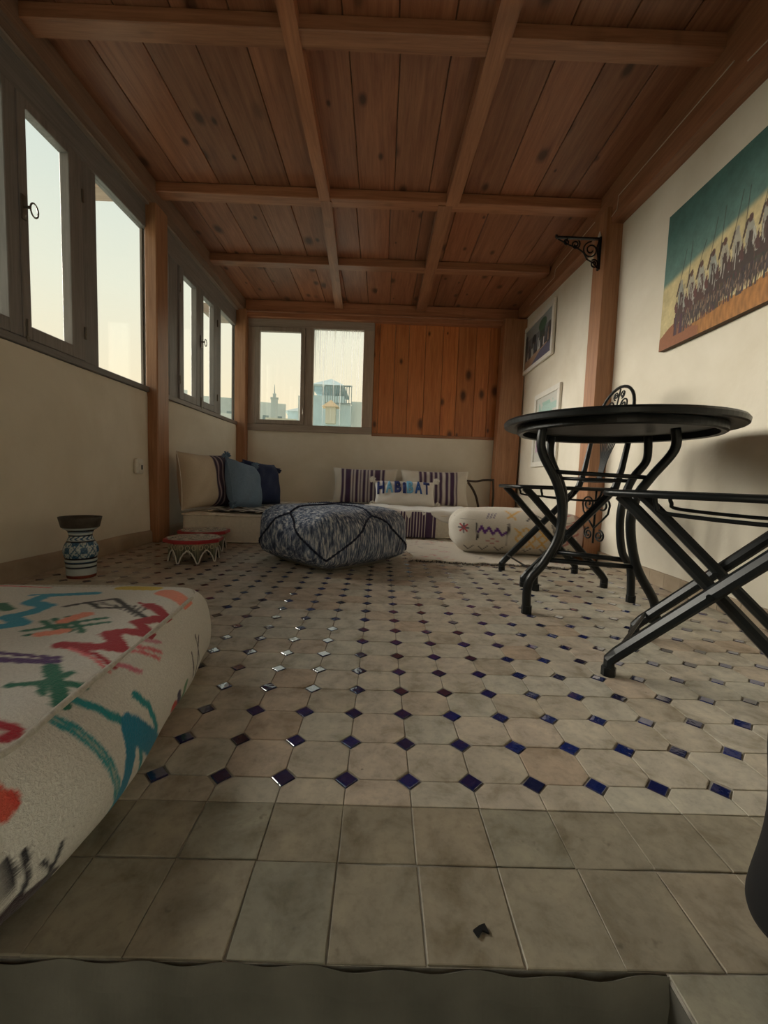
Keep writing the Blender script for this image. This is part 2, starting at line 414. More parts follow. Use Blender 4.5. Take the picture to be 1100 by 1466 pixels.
for c in cells:
    cx_, cy_ = c[2]+.05, c[3]+.0472
    z = rng.uniform(-.0006, .0006)
    if c in near:
        o = bpy.data.objects.new('octagonal_tile', octs[rng.integers(6)]); col.objects.link(o); o.parent = floor
        o.location = (cx_, cy_, z); o.rotation_euler = (rng.normal()*.004, rng.normal()*.004, rng.normal()*.004)
    else:
        vs, fs = chamf(octa(cx_, cy_, .05-GAP, .0472-GAP, HD-.0004), -.006, z); fb.add(vs, fs); fcols += [g(rng.uniform(0, 1))]*len(vs)
o = fb.build('octagonal_tile_field', TILE_S, floor, cols=np.array(fcols)); o['kind'] = 'stuff'
# half octagons along the border row
for c in range(-8, 19):
    x0 = TX(c)+.05
    if x0 > xr(.6)-.02 or x0 < -1.0: continue
    y1 = TY(0)-GAP; y0 = .5795
    pl = [(x0-.05+GAP, y0), (x0+.05-GAP, y0), (x0+.05-GAP, y1-HD), (x0+.05-HD-GAP, y1), (x0-.05+HD+GAP, y1), (x0-.05+GAP, y1-HD)]
    vs, fs = chamf([(p[0]-x0, p[1]-y0) for p in pl], -.006, 0)
    o = bpy.data.objects.new('half_tile', mesh_of(vs, fs, TILE)); col.objects.link(o); o.parent = floor; o.location = (x0, y0, rng.uniform(-.0005, .0005))
def diam(x, y, h): return [(x-h, y), (x, y-h), (x+h, y), (x, y+h)]
dms = mesh_of(*chamf(diam(0, 0, HD-.0028), -.004, .0004, .0009), BLUE)
dsort = sorted([d for d in dia if vis(d[2], d[3])], key=lambda c: c[3]**2+(c[2]*.6)**2); nd = set(dsort[:298])
fb = MB(); fcols = []
for d in dia:
    if d in nd:
        o = bpy.data.objects.new('blue_diamond_tile', dms); col.objects.link(o); o.parent = floor
        o.location = (d[2]+rng.normal()*.0006, d[3]+rng.normal()*.0006, rng.uniform(-.0003, .0003))
        o.rotation_euler = (rng.normal()*.017, rng.normal()*.017, rng.normal()*.03); s = rng.uniform(.92, 1.05); o.scale = (s, s, 1)
    else:
        vs, fs = chamf(diam(d[2], d[3], HD-.0022), -.004, .0004, .0009); fb.add(vs, fs); fcols += [g(rng.uniform(0, 1))]*len(vs)
o = fb.build('blue_diamond_field', BLUE_S, floor, cols=np.array(fcols)); o['kind'] = 'stuff'
# plain square tiles at the top of the step and beside it
def sq(x0, x1, y0, y1):
    j = lambda: rng.uniform(-.0012, .0012)
    x0 += GAP; x1 -= GAP; y0 += GAP; y1 -= GAP; cx_, cy_ = (x0+x1)/2, (y0+y1)/2
    vs, fs = chamf([(x0-cx_+j(), y0-cy_+j()), (x1-cx_+j(), y0-cy_+j()), (x1-cx_+j(), y1-cy_+j()), (x0-cx_+j(), y1-cy_+j())], -.006, 0, .0010)
    o = bpy.data.objects.new('square_tile', mesh_of(vs, fs, TILE_P)); col.objects.link(o); o.parent = floor; o.location = (cx_, cy_, rng.uniform(-.0012, .0005))
    o.rotation_euler = (rng.normal()*.006, rng.normal()*.006, 0)
for c in range(-8, 19):
    x0 = TX(c)
    if -1.3 < x0 < 1.2:
        sq(x0, x0+.1, .4865, .5785)
        if x0+.1 < X_STEP+.001: sq(x0, x0+.1, Y_STEP, .4855)
        elif x0 < X_STEP: sq(x0, x0+.1, Y_STEP, .4855)
        else: sq(x0, x0+.1, Y_STEP, .4855)
for k in range(1, 5):
    for c in range(0, 6): sq(X_STEP+c*.1, X_STEP+c*.1+.1, Y_STEP-.0935*k, Y_STEP-.0935*(k-1)-.0005)
# stair well: worn cement riser, treads, sides
st = struct_root('stair', (0, .3, -.2))
def wavy_riser():
    b = MB(); n = 60
    def f(u, v):
        x = -.62+(X_STEP+.62)*u; z = -.25+(.25-.004)*v
        y = Y_STEP-.0095-.002*sin(x*9)*v-.0015*sin(x*31+1)-(.006*(1-v))-.002*sin(x*77+v*9)
        if v > .95: y += .0055; z = -.0008+.0009*sin(x*25)
        return (x, y, z)
    b.grid(f, 160, 24); return b
wavy_riser().build('riser', CONC, st, recenter=True)
b = MB(); b.box(-.62, X_STEP, Y_STEP+.02, Y_STEP+.04, -.27, -.07); b.build('riser_core', CONC, st, recenter=True)
b = MB(); b.box(X_STEP-.001, X_STEP+.05, -1.2, Y_STEP+.02, -.8, -.0065); b.build('side_cheek', CONC, st, recenter=True)
b = MB(); b.box(-.70, -.62, -1.2, Y_STEP+.02, -.8, -.0065); b.build('side_cheek', CONC, st, recenter=True)
for k in range(3):
    b = MB(); b.box(-.62, X_STEP, Y_STEP-.3*(k+1), Y_STEP-.3*k, -.25-.2*(k)-.2, -.25-.2*k); b.build('tread', CONC, st, recenter=True)
b = MB(); b.box(-1.62, -.70, -1.4, Y_STEP, -.06, -.002); b.build('landing', CONC, st, recenter=True)

# ------------------------------------------------------------------ walls
YB = 4.53
def wallpart(name, boxes, m, parent=None, kind='structure'):
    b = MB()
    for bx in boxes: b.box(*bx)
    o = b.build(name, m, parent, recenter=True)
    if kind and parent is None: o['kind'] = kind
    return o
# left wall: low plaster parapet with a soft, hand-trowelled top
def lowwall():
    b = MB()
    def f(u, v):
        y = -1.4+6.0*u; z = -.02+1.0*v*1.002
        x = -1.53+.004*sin(y*3.1+z*2)+.003*sin(y*7.3-z*5)
        if v > .97: x -= .006
        return (x, y, z)
    b.grid(f, 120, 30); return b
o = lowwall().build('wall_left', PLAST, None, smooth=True); o['kind'] = 'structure'
b = MB(); b.box(-1.66, -1.545, -1.4, 4.6, -.3, .985); b.build('wall_core', PLAST, o)
b = MB(); b.box(-1.68, -1.53, -1.4, 4.6, 2.14, 2.40); b.build('upper_core', PLAST, o)
# left skirting
b = MB(); b.grid(lambda u, v: (-1.53+.016+.003*sin(u*40)-(0 if v < .85 else .012*(v-.85)/.15), -.9+3.74*u, -.002+(.088+.004*sin(u*23))*v), 90, 8)
b.grid(lambda u, v: (-1.53+.016+.003*sin(u*9)-(0 if v < .85 else .012*(v-.85)/.15), 2.96+1.5*u, -.002+(.088+.003*sin(u*9))*v), 40, 8)
o = b.build('baseboard_left', SKIRT, smooth=True); o['kind'] = 'structure'
# right wall
b = MB()
b.grid(lambda u, v: (xr(-1.4+6.0*u)+.003*sin(u*20+v*5)+.002*sin(u*47-v*9), -1.4+6.0*u, -.02+2.4*v), 100, 50)
o = b.build('wall_right', PLAST, smooth=True); o['kind'] = 'structure'
b = MB(); b.hexa([(xr(-1.4)+.01, -1.4, -.3), (xr(-1.4)+.12, -1.4, -.3), (xr(4.6)+.12, 4.6, -.3), (xr(4.6)+.01, 4.6, -.3), (xr(-1.4)+.01, -1.4, 2.4), (xr(-1.4)+.12, -1.4, 2.4), (xr(4.6)+.12, 4.6, 2.4), (xr(4.6)+.01, 4.6, 2.4)])
b.build('wall_core', PLAST, o)
# right skirting of clay tiles
br = struct_root('baseboard_right', (1.36, 1.5, 0))
for k in range(38):
    y0 = .3+k*.11
    if 2.60 < y0+.055 < 2.80 or y0 > 4.3: continue
    h = .07+rng.uniform(-.003, .003)
    b = MB(); x_ = xr(y0+.055); b.bbox(x_-.013, x_+.004, y0+.0015, y0+.1085, 0, h, .002)
    b.build('skirting_tile', SKIRT, br, recenter=True)
# back wall
b = MB(); b.grid(lambda u, v: (-1.56+3.06*u, YB-.004+.003*sin(u*17+v*3), -.02+.965*v), 60, 20)
o = b.build('wall_back', PLAST_B, smooth=True); o['kind'] = 'structure'
b = MB(); b.box(-1.66, 1.55, YB+.01, YB+.12, -.3, .94); b.box(-.17, 1.55, YB+.035, YB+.12, .94, 2.4); b.box(-1.66, -.17, YB+.02, YB+.12, 2.10, 2.4); b.build('wall_core', PLAST_B, o)
# rear wall behind the camera, its made-up opening narrowed to dim the foreground


wallpart('wall_rear', [(-1.66, -.55, -1.5, -1.4, -1.2, 2.4), (.60, 1.5, -1.5, -1.4, -1.2, 2.4), (-.55, .60, -1.5, -1.4, 1.75, 2.4)], PLAST)
# ------------------------------------------------------------------ ceiling
ZC = 2.262; ZB = 2.200
ceil = struct_root('ceiling', (0, 1.5, ZC))
b = MB(); b.box(-1.70, 1.56, -1.5, 4.66, ZC+.022, ZC+.10); b.build('roof_light_stop', RAIL, ceil, recenter=True)  # unseen slab added above the planks to stop light leaks
bays = [(-1.4, .72), (.80, 1.66), (1.74, 2.67), (2.76, 3.48), (3.56, 4.53)]
bx0 = [(.74, .83), (1.77, 1.85), (2.752, 2.842), (3.572, 3.662)]
edges = [-1.4, .79, 1.81, 2.80, 3.62, YB+.02]
for k in range(5):
    x = -1.53+(.0 if k % 2 else .02)
    while x < 1.48:
        wd = rng.choice([.215, .22, .225]); x1 = min(x+wd, 1.5)
        b = MB(); b.bbox(x+.0018, x1-.0018, edges[k]+.001, edges[k+1]-.001, ZC+rng.uniform(-.001, .001), ZC+.02, .003)
        b.build('plank', CEIL[1], ceil, recenter=True); x = x1
# cross beams (world y centre), found beam by beam
for y0, y1 in bx0:
    b = MB(); b.bbox(-1.46, 1.325, y0, y1, ZB, ZC-.001, .004); o = b.build('ceiling_beam', BEAMX, ceil, recenter=True)
# joists running away from the camera
JO = [((-.411, -.411), .066, (-.4045, -.492), (.068, .082)), ((.430, .387), .080, (.347, .351), (.090, .098))]
for (xa, xb), wdt, (xc, xd), (wc, wd_) in JO:
    for (p0, w0, q0), (p1, w1, q1) in (((xa+(.04 if xa > 0 else 0), wdt, -1.0), (xb, wdt, 2.775)), ((xc, wc, 2.776), (xd, wd_, YB-.08))):
        b = MB(); z = ZB-.005
        b.hexa([(p0-w0/2, q0, z), (p0+w0/2, q0, z), (p1+w1/2, q1, z), (p1-w1/2, q1, z), (p0-w0/2, q0, ZC), (p0+w0/2, q0, ZC), (p1+w1/2, q1, ZC), (p1-w1/2, q1, ZC)])
        b.build('joist', BEAMY, ceil, recenter=True)
# wall plates
o = wallpart('trim_1', [(-1.54, -1.455, -1.4, YB, 2.150, ZC-.002)], RAIL)
b = MB(); b.box(-1.547, -1.512, -1.4, 4.5, 2.138, 2.150); b.build('bead', FRAME[1], o, recenter=True)
def rbeam(y0, y1, za0, za1, zt0, zt1, xi):
    b = MB(); b.hexa([(xr(y0)-xi, y0, za0), (xr(y0)+.02, y0, za0), (xr(y1)+.02, y1, za1), (xr(y1)-xi, y1, za1), (xr(y0)-xi, y0, zt0), (xr(y0)+.02, y0, zt0), (xr(y1)+.02, y1, zt1), (xr(y1)-xi, y1, zt1)]); return b
o = rbeam(-1.4, 2.60, 1.84, 2.03, ZC, ZC, .075).build('trim_2', BEAMY, recenter=True); o['kind'] = 'structure'
o = rbeam(2.60, YB, 2.04, 2.155, ZC, ZC, .075).build('trim_3', BEAMY, recenter=True); o['kind'] = 'structure'
b = MB(); b.bbox(-1.45, 1.36, YB-.07, YB+.02, 2.09, ZC-.002, .004); o = b.build('trim_4', BEAMX, recenter=True); o['kind'] = 'structure'
b = MB(); b.bbox(-1.45, 1.36, YB-.085, YB+.0, 2.135, 2.155, .004); b.build('bead', BEAMX, o).location = Vector((0, 0, 0))-WL[o.name]
# posts
def post(name, x0, x1, y0, y1, z1, m=POST):
    b = MB(); b.bbox(x0, x1, y0, y1, 0, z1, .006); o = b.build(name, m, recenter=True); o['kind'] = 'structure'; return o
post('trim_5', -1.545, -1.468, 2.78, 2.925, 2.25)
post('trim_6', -1.55, -1.435, YB-.10, YB-.01, 2.16)
# right posts lean a little, as in the photograph
def leanpost(name, xb, xt, wx, y0, y1, z1):
    b = MB(); b.hexa([(xb, y0, 0), (xb+wx, y0, 0), (xb+wx, y1, 0), (xb, y1, 0), (xt, y0, z1), (xt+wx, y0, z1), (xt+wx, y1, z1), (xt, y1, z1)])
    o = b.build(name, POST, recenter=True); o['kind'] = 'structure'
leanpost('trim_7', 1.285, 1.285, .12, 2.60, 2.74, 2.12)
leanpost('trim_8', 1.17, 1.20, .23, YB-.16, YB-.02, 2.13)

# ------------------------------------------------------------------ windows on the left
XL = -1.56
def bar_y(y0, y1, z0, z1, m, xo=0, t=.045): b = MB(); b.bbox(XL-t/2+xo, XL+t/2+xo, y0, y1, z0, z1, .003); return b
def window_left(name, y0, y1, fixed, sashes, head=2.0, sill=1.0):
    root = struct_root(name, (XL, (y0+y1)/2, sill))
    ys = sorted(fixed+[(sashes[0][0], sashes[-1][1])])
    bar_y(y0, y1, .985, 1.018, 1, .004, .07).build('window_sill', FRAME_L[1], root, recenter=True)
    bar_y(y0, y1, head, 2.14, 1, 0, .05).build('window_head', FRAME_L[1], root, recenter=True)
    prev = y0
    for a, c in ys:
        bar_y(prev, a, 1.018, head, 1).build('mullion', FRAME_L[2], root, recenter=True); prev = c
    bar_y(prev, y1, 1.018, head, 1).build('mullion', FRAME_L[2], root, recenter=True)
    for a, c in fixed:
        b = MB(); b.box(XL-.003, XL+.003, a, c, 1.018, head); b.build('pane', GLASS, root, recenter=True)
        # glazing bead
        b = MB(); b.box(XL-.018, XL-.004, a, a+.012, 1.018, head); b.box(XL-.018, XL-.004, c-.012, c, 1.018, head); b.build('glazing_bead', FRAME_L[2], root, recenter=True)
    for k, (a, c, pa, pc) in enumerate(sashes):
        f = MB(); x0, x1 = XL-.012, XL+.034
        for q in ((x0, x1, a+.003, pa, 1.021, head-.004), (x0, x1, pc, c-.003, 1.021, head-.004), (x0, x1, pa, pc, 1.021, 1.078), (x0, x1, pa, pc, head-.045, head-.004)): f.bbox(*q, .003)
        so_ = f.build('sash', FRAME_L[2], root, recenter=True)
        b = MB(); b.box(XL+.006, XL+.011, pa-.004, pc+.004, 1.074, head-.04); b.build('pane', GLASS, so_, recenter=True)
        ye = a+.004 if k == 0 else c-.004
        b = MB()
        for zz in (1.16, 1.82): b.tube([(x1+.003, ye, zz-.03), (x1+.003, ye, zz+.03)], .006, 8)
        b.build('hinge', STEEL, so_, recenter=True)
        if k == 0:
            b = MB(); yc = c+.016; b.bbox(x1, x1+.007, yc-.012, yc+.012, 1.50, 1.60, .002)
            b.tube([(x1+.006, yc, 1.55), (x1+.03, yc, 1.55)], .006, 8)
            b.tube([(x1+.03, yc+.022+.020*cos(t*2*pi/16), 1.55+.028*sin(t*2*pi/16)) for t in range(16)], .0035, 6, closed=True)
            b.build('latch_handle', STEEL, so_, recenter=True)
            b = MB(); b.tube([(x1+.004, yc, 1.03), (x1+.004, yc, 1.10)], .004, 6); b.bbox(x1, x1+.008, yc-.008, yc+.008, 1.005, 1.03, .002); b.build('bolt', STEEL, so_, recenter=True)
    return root
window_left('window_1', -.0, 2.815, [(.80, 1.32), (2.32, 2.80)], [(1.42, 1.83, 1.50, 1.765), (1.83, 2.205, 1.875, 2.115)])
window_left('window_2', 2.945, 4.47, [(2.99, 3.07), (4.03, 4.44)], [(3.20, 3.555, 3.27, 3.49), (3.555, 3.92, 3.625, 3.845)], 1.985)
o = wallpart('wall_left_rear', [(-1.66, -1.535, -1.4, 0, .98, 2.14)], PLAST)

# ------------------------------------------------------------------ back window and plank panel
wb = struct_root('window_3', (-.8, YB, 1.0))
def bb(x0, x1, z0, z1, y0=YB-.02, y1=YB+.03): b = MB(); b.bbox(x0, x1, y0, y1, z0, z1, .003); return b
bb(-1.46, -.12, .94, 1.012, YB-.03).build('window_sill', FRAME[0], wb, recenter=True)
bb(-1.46, -.12, 2.008, 2.10).build('window_head', FRAME[0], wb, recenter=True)
for x0, x1 in ((-1.46, -1.36), (-.84, -.752), (-.232, -.12)): bb(x0, x1, 1.012, 2.008).build('mullion', FRAME[2], wb, recenter=True)
f = MB()
for q in ((-1.36, -1.31, 1.014, 2.006), (-.885, -.842, 1.014, 2.006), (-1.31, -.885, 1.014, 1.058), (-1.31, -.885, 1.962, 2.006)): f.bbox(q[0], q[1], YB-.034, YB+.01, q[2], q[3], .003)
sh = f.build('sash', FRAME[2], wb, recenter=True)
b = MB(); b.box(-1.312, -.883, YB-.012, YB-.007, 1.056, 1.964); b.build('pane', GLASS, sh, recenter=True)
b = MB(); b.tube([(-.85, YB-.038, 1.12), (-.85, YB-.038, 1.18)], .006); b.build('hinge', STEEL, sh, recenter=True)
b = MB(); b.box(-.752, -.232, YB-.002, YB+.003, 1.012, 2.008); b.build('pane', GLASS_D, wb, recenter=True)
wp = struct_root('wall_back_panel', (.5, YB, .94))
xs = [-.12, -.06, .10, .245, .42, .605, .765, .955, 1.10, 1.22]
for k in range(len(xs)-1):
    b = MB(); b.bbox(xs[k]+.0015, xs[k+1]-.0015, YB+.004+rng.uniform(0, .003), YB+.024, .95, 2.10, .003); b.build('plank', ORNG, wp, recenter=True)
b = MB(); b.bbox(-.12, 1.22, YB-.012, YB+.02, .925, .955, .003); b.build('bottom_rail', BEAMX, wp, recenter=True)

# ------------------------------------------------------------------ tag helper for wall-mounted things on the right wall
def onright(y, z, d=0): return (xr(y)-d, y, z)
# big unframed painting of riders
t = thing('painting', 'large unframed canvas of lance-carrying horsemen under a teal sky', 'painting', onright(2.115, 1.145, .002), RW)
# local x is out of the wall (negative), local -y runs towards the camera
PWd, PH = 1.05, .632
nu, nv = 330, 210
us, vs_ = np.meshgrid(np.linspace(0, 1, nu+1), np.linspace(0, 1, nv+1)); P = np.stack([us.ravel()*PWd, vs_.ravel()*PH], -1)
u, v = us.ravel(), vs_.ravel()
sky = np.array((.045, .135, .115)); low = np.array((.60, .50, .26)); C = np.zeros((len(P), 3))
def sn(x, y, k): return np.sin(x*k+1.3*np.sin(y*k*.7))*np.cos(y*k*.9+1.1*np.sin(x*k*1.3))
hz = .47+.30*u
f_ = np.clip((v-(hz+.0))/.06+.5, 0, 1); f_ = f_*f_*(3-2*f_)
sk2 = sky+np.array((.07, .09, .08))*np.clip(1-(v-hz)/.35, 0, 1)[:, None]
C = low*(1-f_[:, None])+sk2*f_[:, None]
C *= (1+.10*sn(P[:, 0], P[:, 1], 40)+.07*sn(P[:, 0], P[:, 1], 95))[:, None]
gl = .055+.17*u**.8+.012*np.sin(u*23)
gm_ = v < gl; C[gm_] = (np.array((.36, .15, .03))*(1+.25*sn(P[:, 0]*3, P[:, 1], 60))[:, None])[gm_]
dun = (v < .05+.11*np.exp(-((u-.10)/.10)**2)) & (u < .25); C[dun] = (.27, .095, .035)
rr_ = random.Random(3)
C = C*(1-.35*np.clip(v-.55, 0, 1)[:, None])
for k in range(16):
    ux = .125+k*.058+rr_.uniform(-.008, .008); x = ux*PWd; s = 1.15+.5*ux; gy = (.055+.17*ux**.8-.012)*PH
    hh = .165*s
    dk = (.045+rr_.random()*.04, .030+rr_.random()*.01, .028)
    # horse: overlapping dark bodies, legs lost in each other
    poly(C, P, [(x-.024*s, gy+hh*.30), (x-.010*s, gy+hh*.72), (x+.020*s, gy+hh*.70), (x+.046*s, gy+hh*.50), (x+.044*s, gy+hh*.22), (x+.005*s, gy+hh*.26)], dk)
    for lx in (-.020, -.013, -.006, .002, .010, .018, .026, .034):
        poly(C, P, [(x+lx*s-.005, gy+hh*.4), (x+lx*s+.006, gy+hh*.4), (x+lx*s+.003+rr_.uniform(-.006, .006), gy-.004), (x+lx*s-.003, gy-.004)], tuple(c*rr_.uniform(.6, 1.5) for c in dk))
    poly(C, P, [(x-.010*s, gy+hh*.5), (x-.018*s, gy+hh*.82), (x-.028*s, gy+hh*.62), (x-.022*s, gy+hh*.50)], (.07+rr_.random()*.05, .04, .035))
    # hooded riders, pale loose cloaks over dark bodies
    poly(C, P, [(x-.006*s, gy+hh*1.12), (x+.010*s, gy+hh*1.08), (x+.030*s, gy+hh*.70), (x+.034*s, gy+hh*.52), (x-.006*s, gy+hh*.58), (x-.012*s, gy+hh*.85)], rr_.choice([(.36, .35, .29), (.30, .31, .27), (.40, .37, .29)]))
    poly(C, P, [(x+.000*s, gy+hh*.92), (x+.012*s, gy+hh*.90), (x+.024*s, gy+hh*.45), (x-.004*s, gy+hh*.45)], dk)
    for q in range(9):
        x0 = x+rr_.uniform(-.010, .026)*s; z0 = gy+hh*rr_.uniform(.62, 1.05)
        stroke(C, P, [(x0, z0), (x0+rr_.uniform(-.008, .014), z0-hh*rr_.uniform(.1, .3))], .0026, rr_.choice([(.60, .59, .52), (.44, .43, .37), (.08, .06, .05), (.12, .07, .05)]))
    ell(C, P, (x+.002*s, gy+hh*1.12), .0075*s, .012*s, rr_.choice([(.12, .06, .04), (.10, .05, .04), (.34, .32, .27)]))
    a_ = rr_.uniform(.010, .045)
    stroke(C, P, [(x-.016*s, gy+hh*.92), (x-.016*s+a_*.5, gy+hh*1.3), (x-.016*s+a_, gy+hh*(1.62+rr_.uniform(-.1, .2)))], .0036, (.035, .04, .035), .003)
    stroke(C, P, [(x-.018*s, gy+hh*.88), (x-.008*s, gy+hh*1.12)], .010, (.07, .04, .03))
for q in range(16):
    ux = .17+q*.055; x = ux*PWd; gy = (.055+.17*ux**.8)*PH; stroke(C, P, [(x, gy+.030+.02*ux), (x+.06, gy+.042+.02*ux)], .040+.02*ux, (.055, .035, .03), .01)
for q in range(420):
    ux = rr_.uniform(.15, 1); x = ux*PWd; gy = (.055+.17*ux**.8)*PH; z0 = gy+rr_.uniform(.02, .08)
    stroke(C, P, [(x, z0), (x+rr_.uniform(-.006, .006), z0-.02)], .003, rr_.choice([(.16, .09, .06), (.03, .02, .02), (.30, .20, .12), (.09, .07, .07)]))
b = MB(); b.grid(lambda a, c: (-.026-.0, -a*PWd, c*PH), nu, nv); cc = C.copy()
b.build('painted_face', PAINT, t, cols=C)
b = MB(); b.box(-.0255, 0, -PWd, 0, 0, PH); b.build('canvas', simple('canvas_edge', (.10, .055, .03), .8, 0, 30, .3), t)

def frame_picture(name, label, y1, z0, wd, h, paintfn, fw_=.04, group=None):
    t = thing(name, label, 'picture', onright(y1, z0, .002), RW, group)
    b = MB(); d = .022
    b.bbox(-d, 0, -wd, 0, 0, fw_, .003); b.bbox(-d, 0, -wd, 0, h-fw_, h, .003); b.bbox(-d, 0, -wd, -wd+fw_, fw_, h-fw_, .003); b.bbox(-d, 0, -fw_, 0, fw_, h-fw_, .003)
    b.build('frame', WHITEP, t)
    nu, nv = 90, 90; U, V = np.meshgrid(np.linspace(0, 1, nu+1), np.linspace(0, 1, nv+1)); P = np.stack([U.ravel(), V.ravel()], -1)
    C = paintfn(P)
    b = MB(); b.grid(lambda a, c: (-.010, -fw_-a*(wd-2*fw_), fw_+c*(h-2*fw_)), nu, nv); b.build('print', PAINT, t, cols=C)
    b = MB(); b.box(-.009, -.001, -wd+.01, -.01, .01, h-.01); b.build('backing', WHITEP, t)
def pic_a(P):
    C = np.tile(np.array((.16, .18, .20)), (len(P), 1)); u, v = P[:, 0], P[:, 1]
    C[v > .72] = (.30, .33, .34)
    poly(C, P, [(0, 0), (1, 0), (1, .34), (0, .22)], (.42, .28, .19))
    poly(C, P, [(.25, 0), (1, 0), (1, .30), (.6, .22)], (.12, .12, .19))
    rr = random.Random(5)
    for x, w_, h_, c in ((.06, .10, .75, (.05, .06, .07)), (.36, .16, .62, (.03, .035, .04)), (.66, .18, .8, (.04, .06, .05)), (.90, .10, .6, (.05, .05, .05))):
        poly(C, P, [(x-w_/2, .25), (x+w_/2, .28), (x+w_/2, h_), (x-w_/2, h_)], c); ell(C, P, (x, h_), w_/2, .12, c)
    ell(C, P, (.66, .80), .14, .14, (.05, .12, .07))
    for k in range(20):
        x = .03+.94*k/19; h_ = rr.uniform(.18, .30); c = rr.choice([(.55, .55, .55), (.04, .04, .05), (.30, .22, .16), (.45, .48, .46), (.10, .10, .12)])
        poly(C, P, [(x-.022, .20+.12*x), (x+.022, .20+.12*x), (x+.012, .22+h_+.1*x), (x-.012, .22+h_+.1*x)], c); ell(C, P, (x, .24+h_+.1*x), .013, .025, (.12, .07, .05))
    return C
def pic_b(P):
    C = np.tile(np.array((.62, .62, .58)), (len(P), 1)); rr = random.Random(9); u, v = P[:, 0], P[:, 1]
    m = (v > .70) & (v < .92) & (u > .12) & (u < .78) & (np.sin(u*13+v*9) > -.75); C[m] = (.36, .56, .50)
    m = (v > .76) & (v < .86) & (u > .25); C[m] = (.42, .60, .56)
    poly(C, P, [(.06, .14), (.30, .20), (.34, .52), (.10, .56)], (.52, .36, .50))
    for k in range(34):
        x, y = rr.uniform(.22, .9), rr.uniform(.12, .55); stroke(C, P, [(x, y), (x+rr.uniform(-.05, .05), y+rr.uniform(.03, .14))], .016, rr.choice([(.14, .13, .20), (.30, .28, .36), (.45, .36, .44), (.20, .26, .28)]))
    stroke(C, P, [(.45, .62), (.46, .74)], .02, (.12, .12, .14))
    return C
frame_picture('framed_picture', 'white framed dark street scene with arches, hanging higher beyond the wooden post', 4.40, 1.57, .80, .46, pic_a)
frame_picture('framed_picture', 'white framed pale mint and mauve print hanging lower, half behind the round table', 3.95, .63, .585, .655, pic_b, .045)

# wrought iron bracket on the right post
t = thing('wall_bracket', 'black wrought iron scroll bracket fixed high on the right wooden post', 'bracket', (1.283, 2.66, 1.79))
L = .27
def xz(pts, y=0): return [(p[0], y, p[1]) for p in pts]
b = MB(); b.box(-.008, .002, -.012, .012, 0, .19); b.build('back_plate', IRON, t)
b = MB(); b.box(-L, 0, -.008, .008, .176, .186); b.tube([(-L-.006, 0, .188), (-L+.004, 0, .188)], .009, 8); b.build('arm', IRON, t)
b = MB()
for pts in (spiral((-.055, .115), .050, .012, pi*.5, pi*.5+3.4*pi), spiral((-.150, .145), .028, .007, pi*.3, pi*.3-3.2*pi), spiral((-.205, .155), .018, .005, pi*.4, pi*.4+3*pi), spiral((-.03, .035), .026, .008, pi*.7, pi*.7-3*pi),
            [(-.01, .012), (-.035, .04), (-.075, .06), (-.10, .10), (-.14, .125), (-.19, .14), (-L+.01, .172)], [(-.008, .172), (-.02, .13), (-.008, .07)]):
    b.tube(xz(pts), .0045, 6)
b.build('scrollwork', IRON, t)
b = MB(); b.tube([(-.008, 0, .19), (-.008, 0, .225)], [.012, .002], 8); b.build('finial', WHITEP, t)

# thin cable strips, added for the light-catching edge of the right wall plate
def edge_strip(pp, label):
    b = MB(); pts = [atx(px, py, 1.288) for px, py in pp]; pts = [(xr(p.y)-.0775, p.y, p.z) for p in pts]
    b.tube(pts, .0024, 6); tag(b.build('highlight', EDGE_LIT, recenter=True), label, 'highlight')
edge_strip([(1150, 10), (1072, 87)], 'short thin pale cable on the dark beam at the upper right edge of the picture')
edge_strip([(1052, 87), (881, 280), (879, 299), (868, 314)], 'thin pale cable along the right beam between two crossing ceiling beams, ending above the post')
edge_strip([(846, 318), (788, 385), (786, 397), (750, 436)], 'thin pale cable on the far right beam, beyond the iron bracket')

# socket
t = thing('socket', 'small white surface-mounted electrical socket low on left wall beside the post', 'socket', (-1.53, 2.64, .50))
b = MB(); b.bbox(0, .028, -.035, .035, -.045, .05, .008); b.build('body', PLASTIC, t)
b = MB(); b.bbox(.026, .034, -.022, .022, -.028, .022, .004); b.build('cover', PLASTIC, t)
b = MB(); b.box(.0335, .0352, -.008, .008, -.018, .010); b.build('slot', DARKP, t)

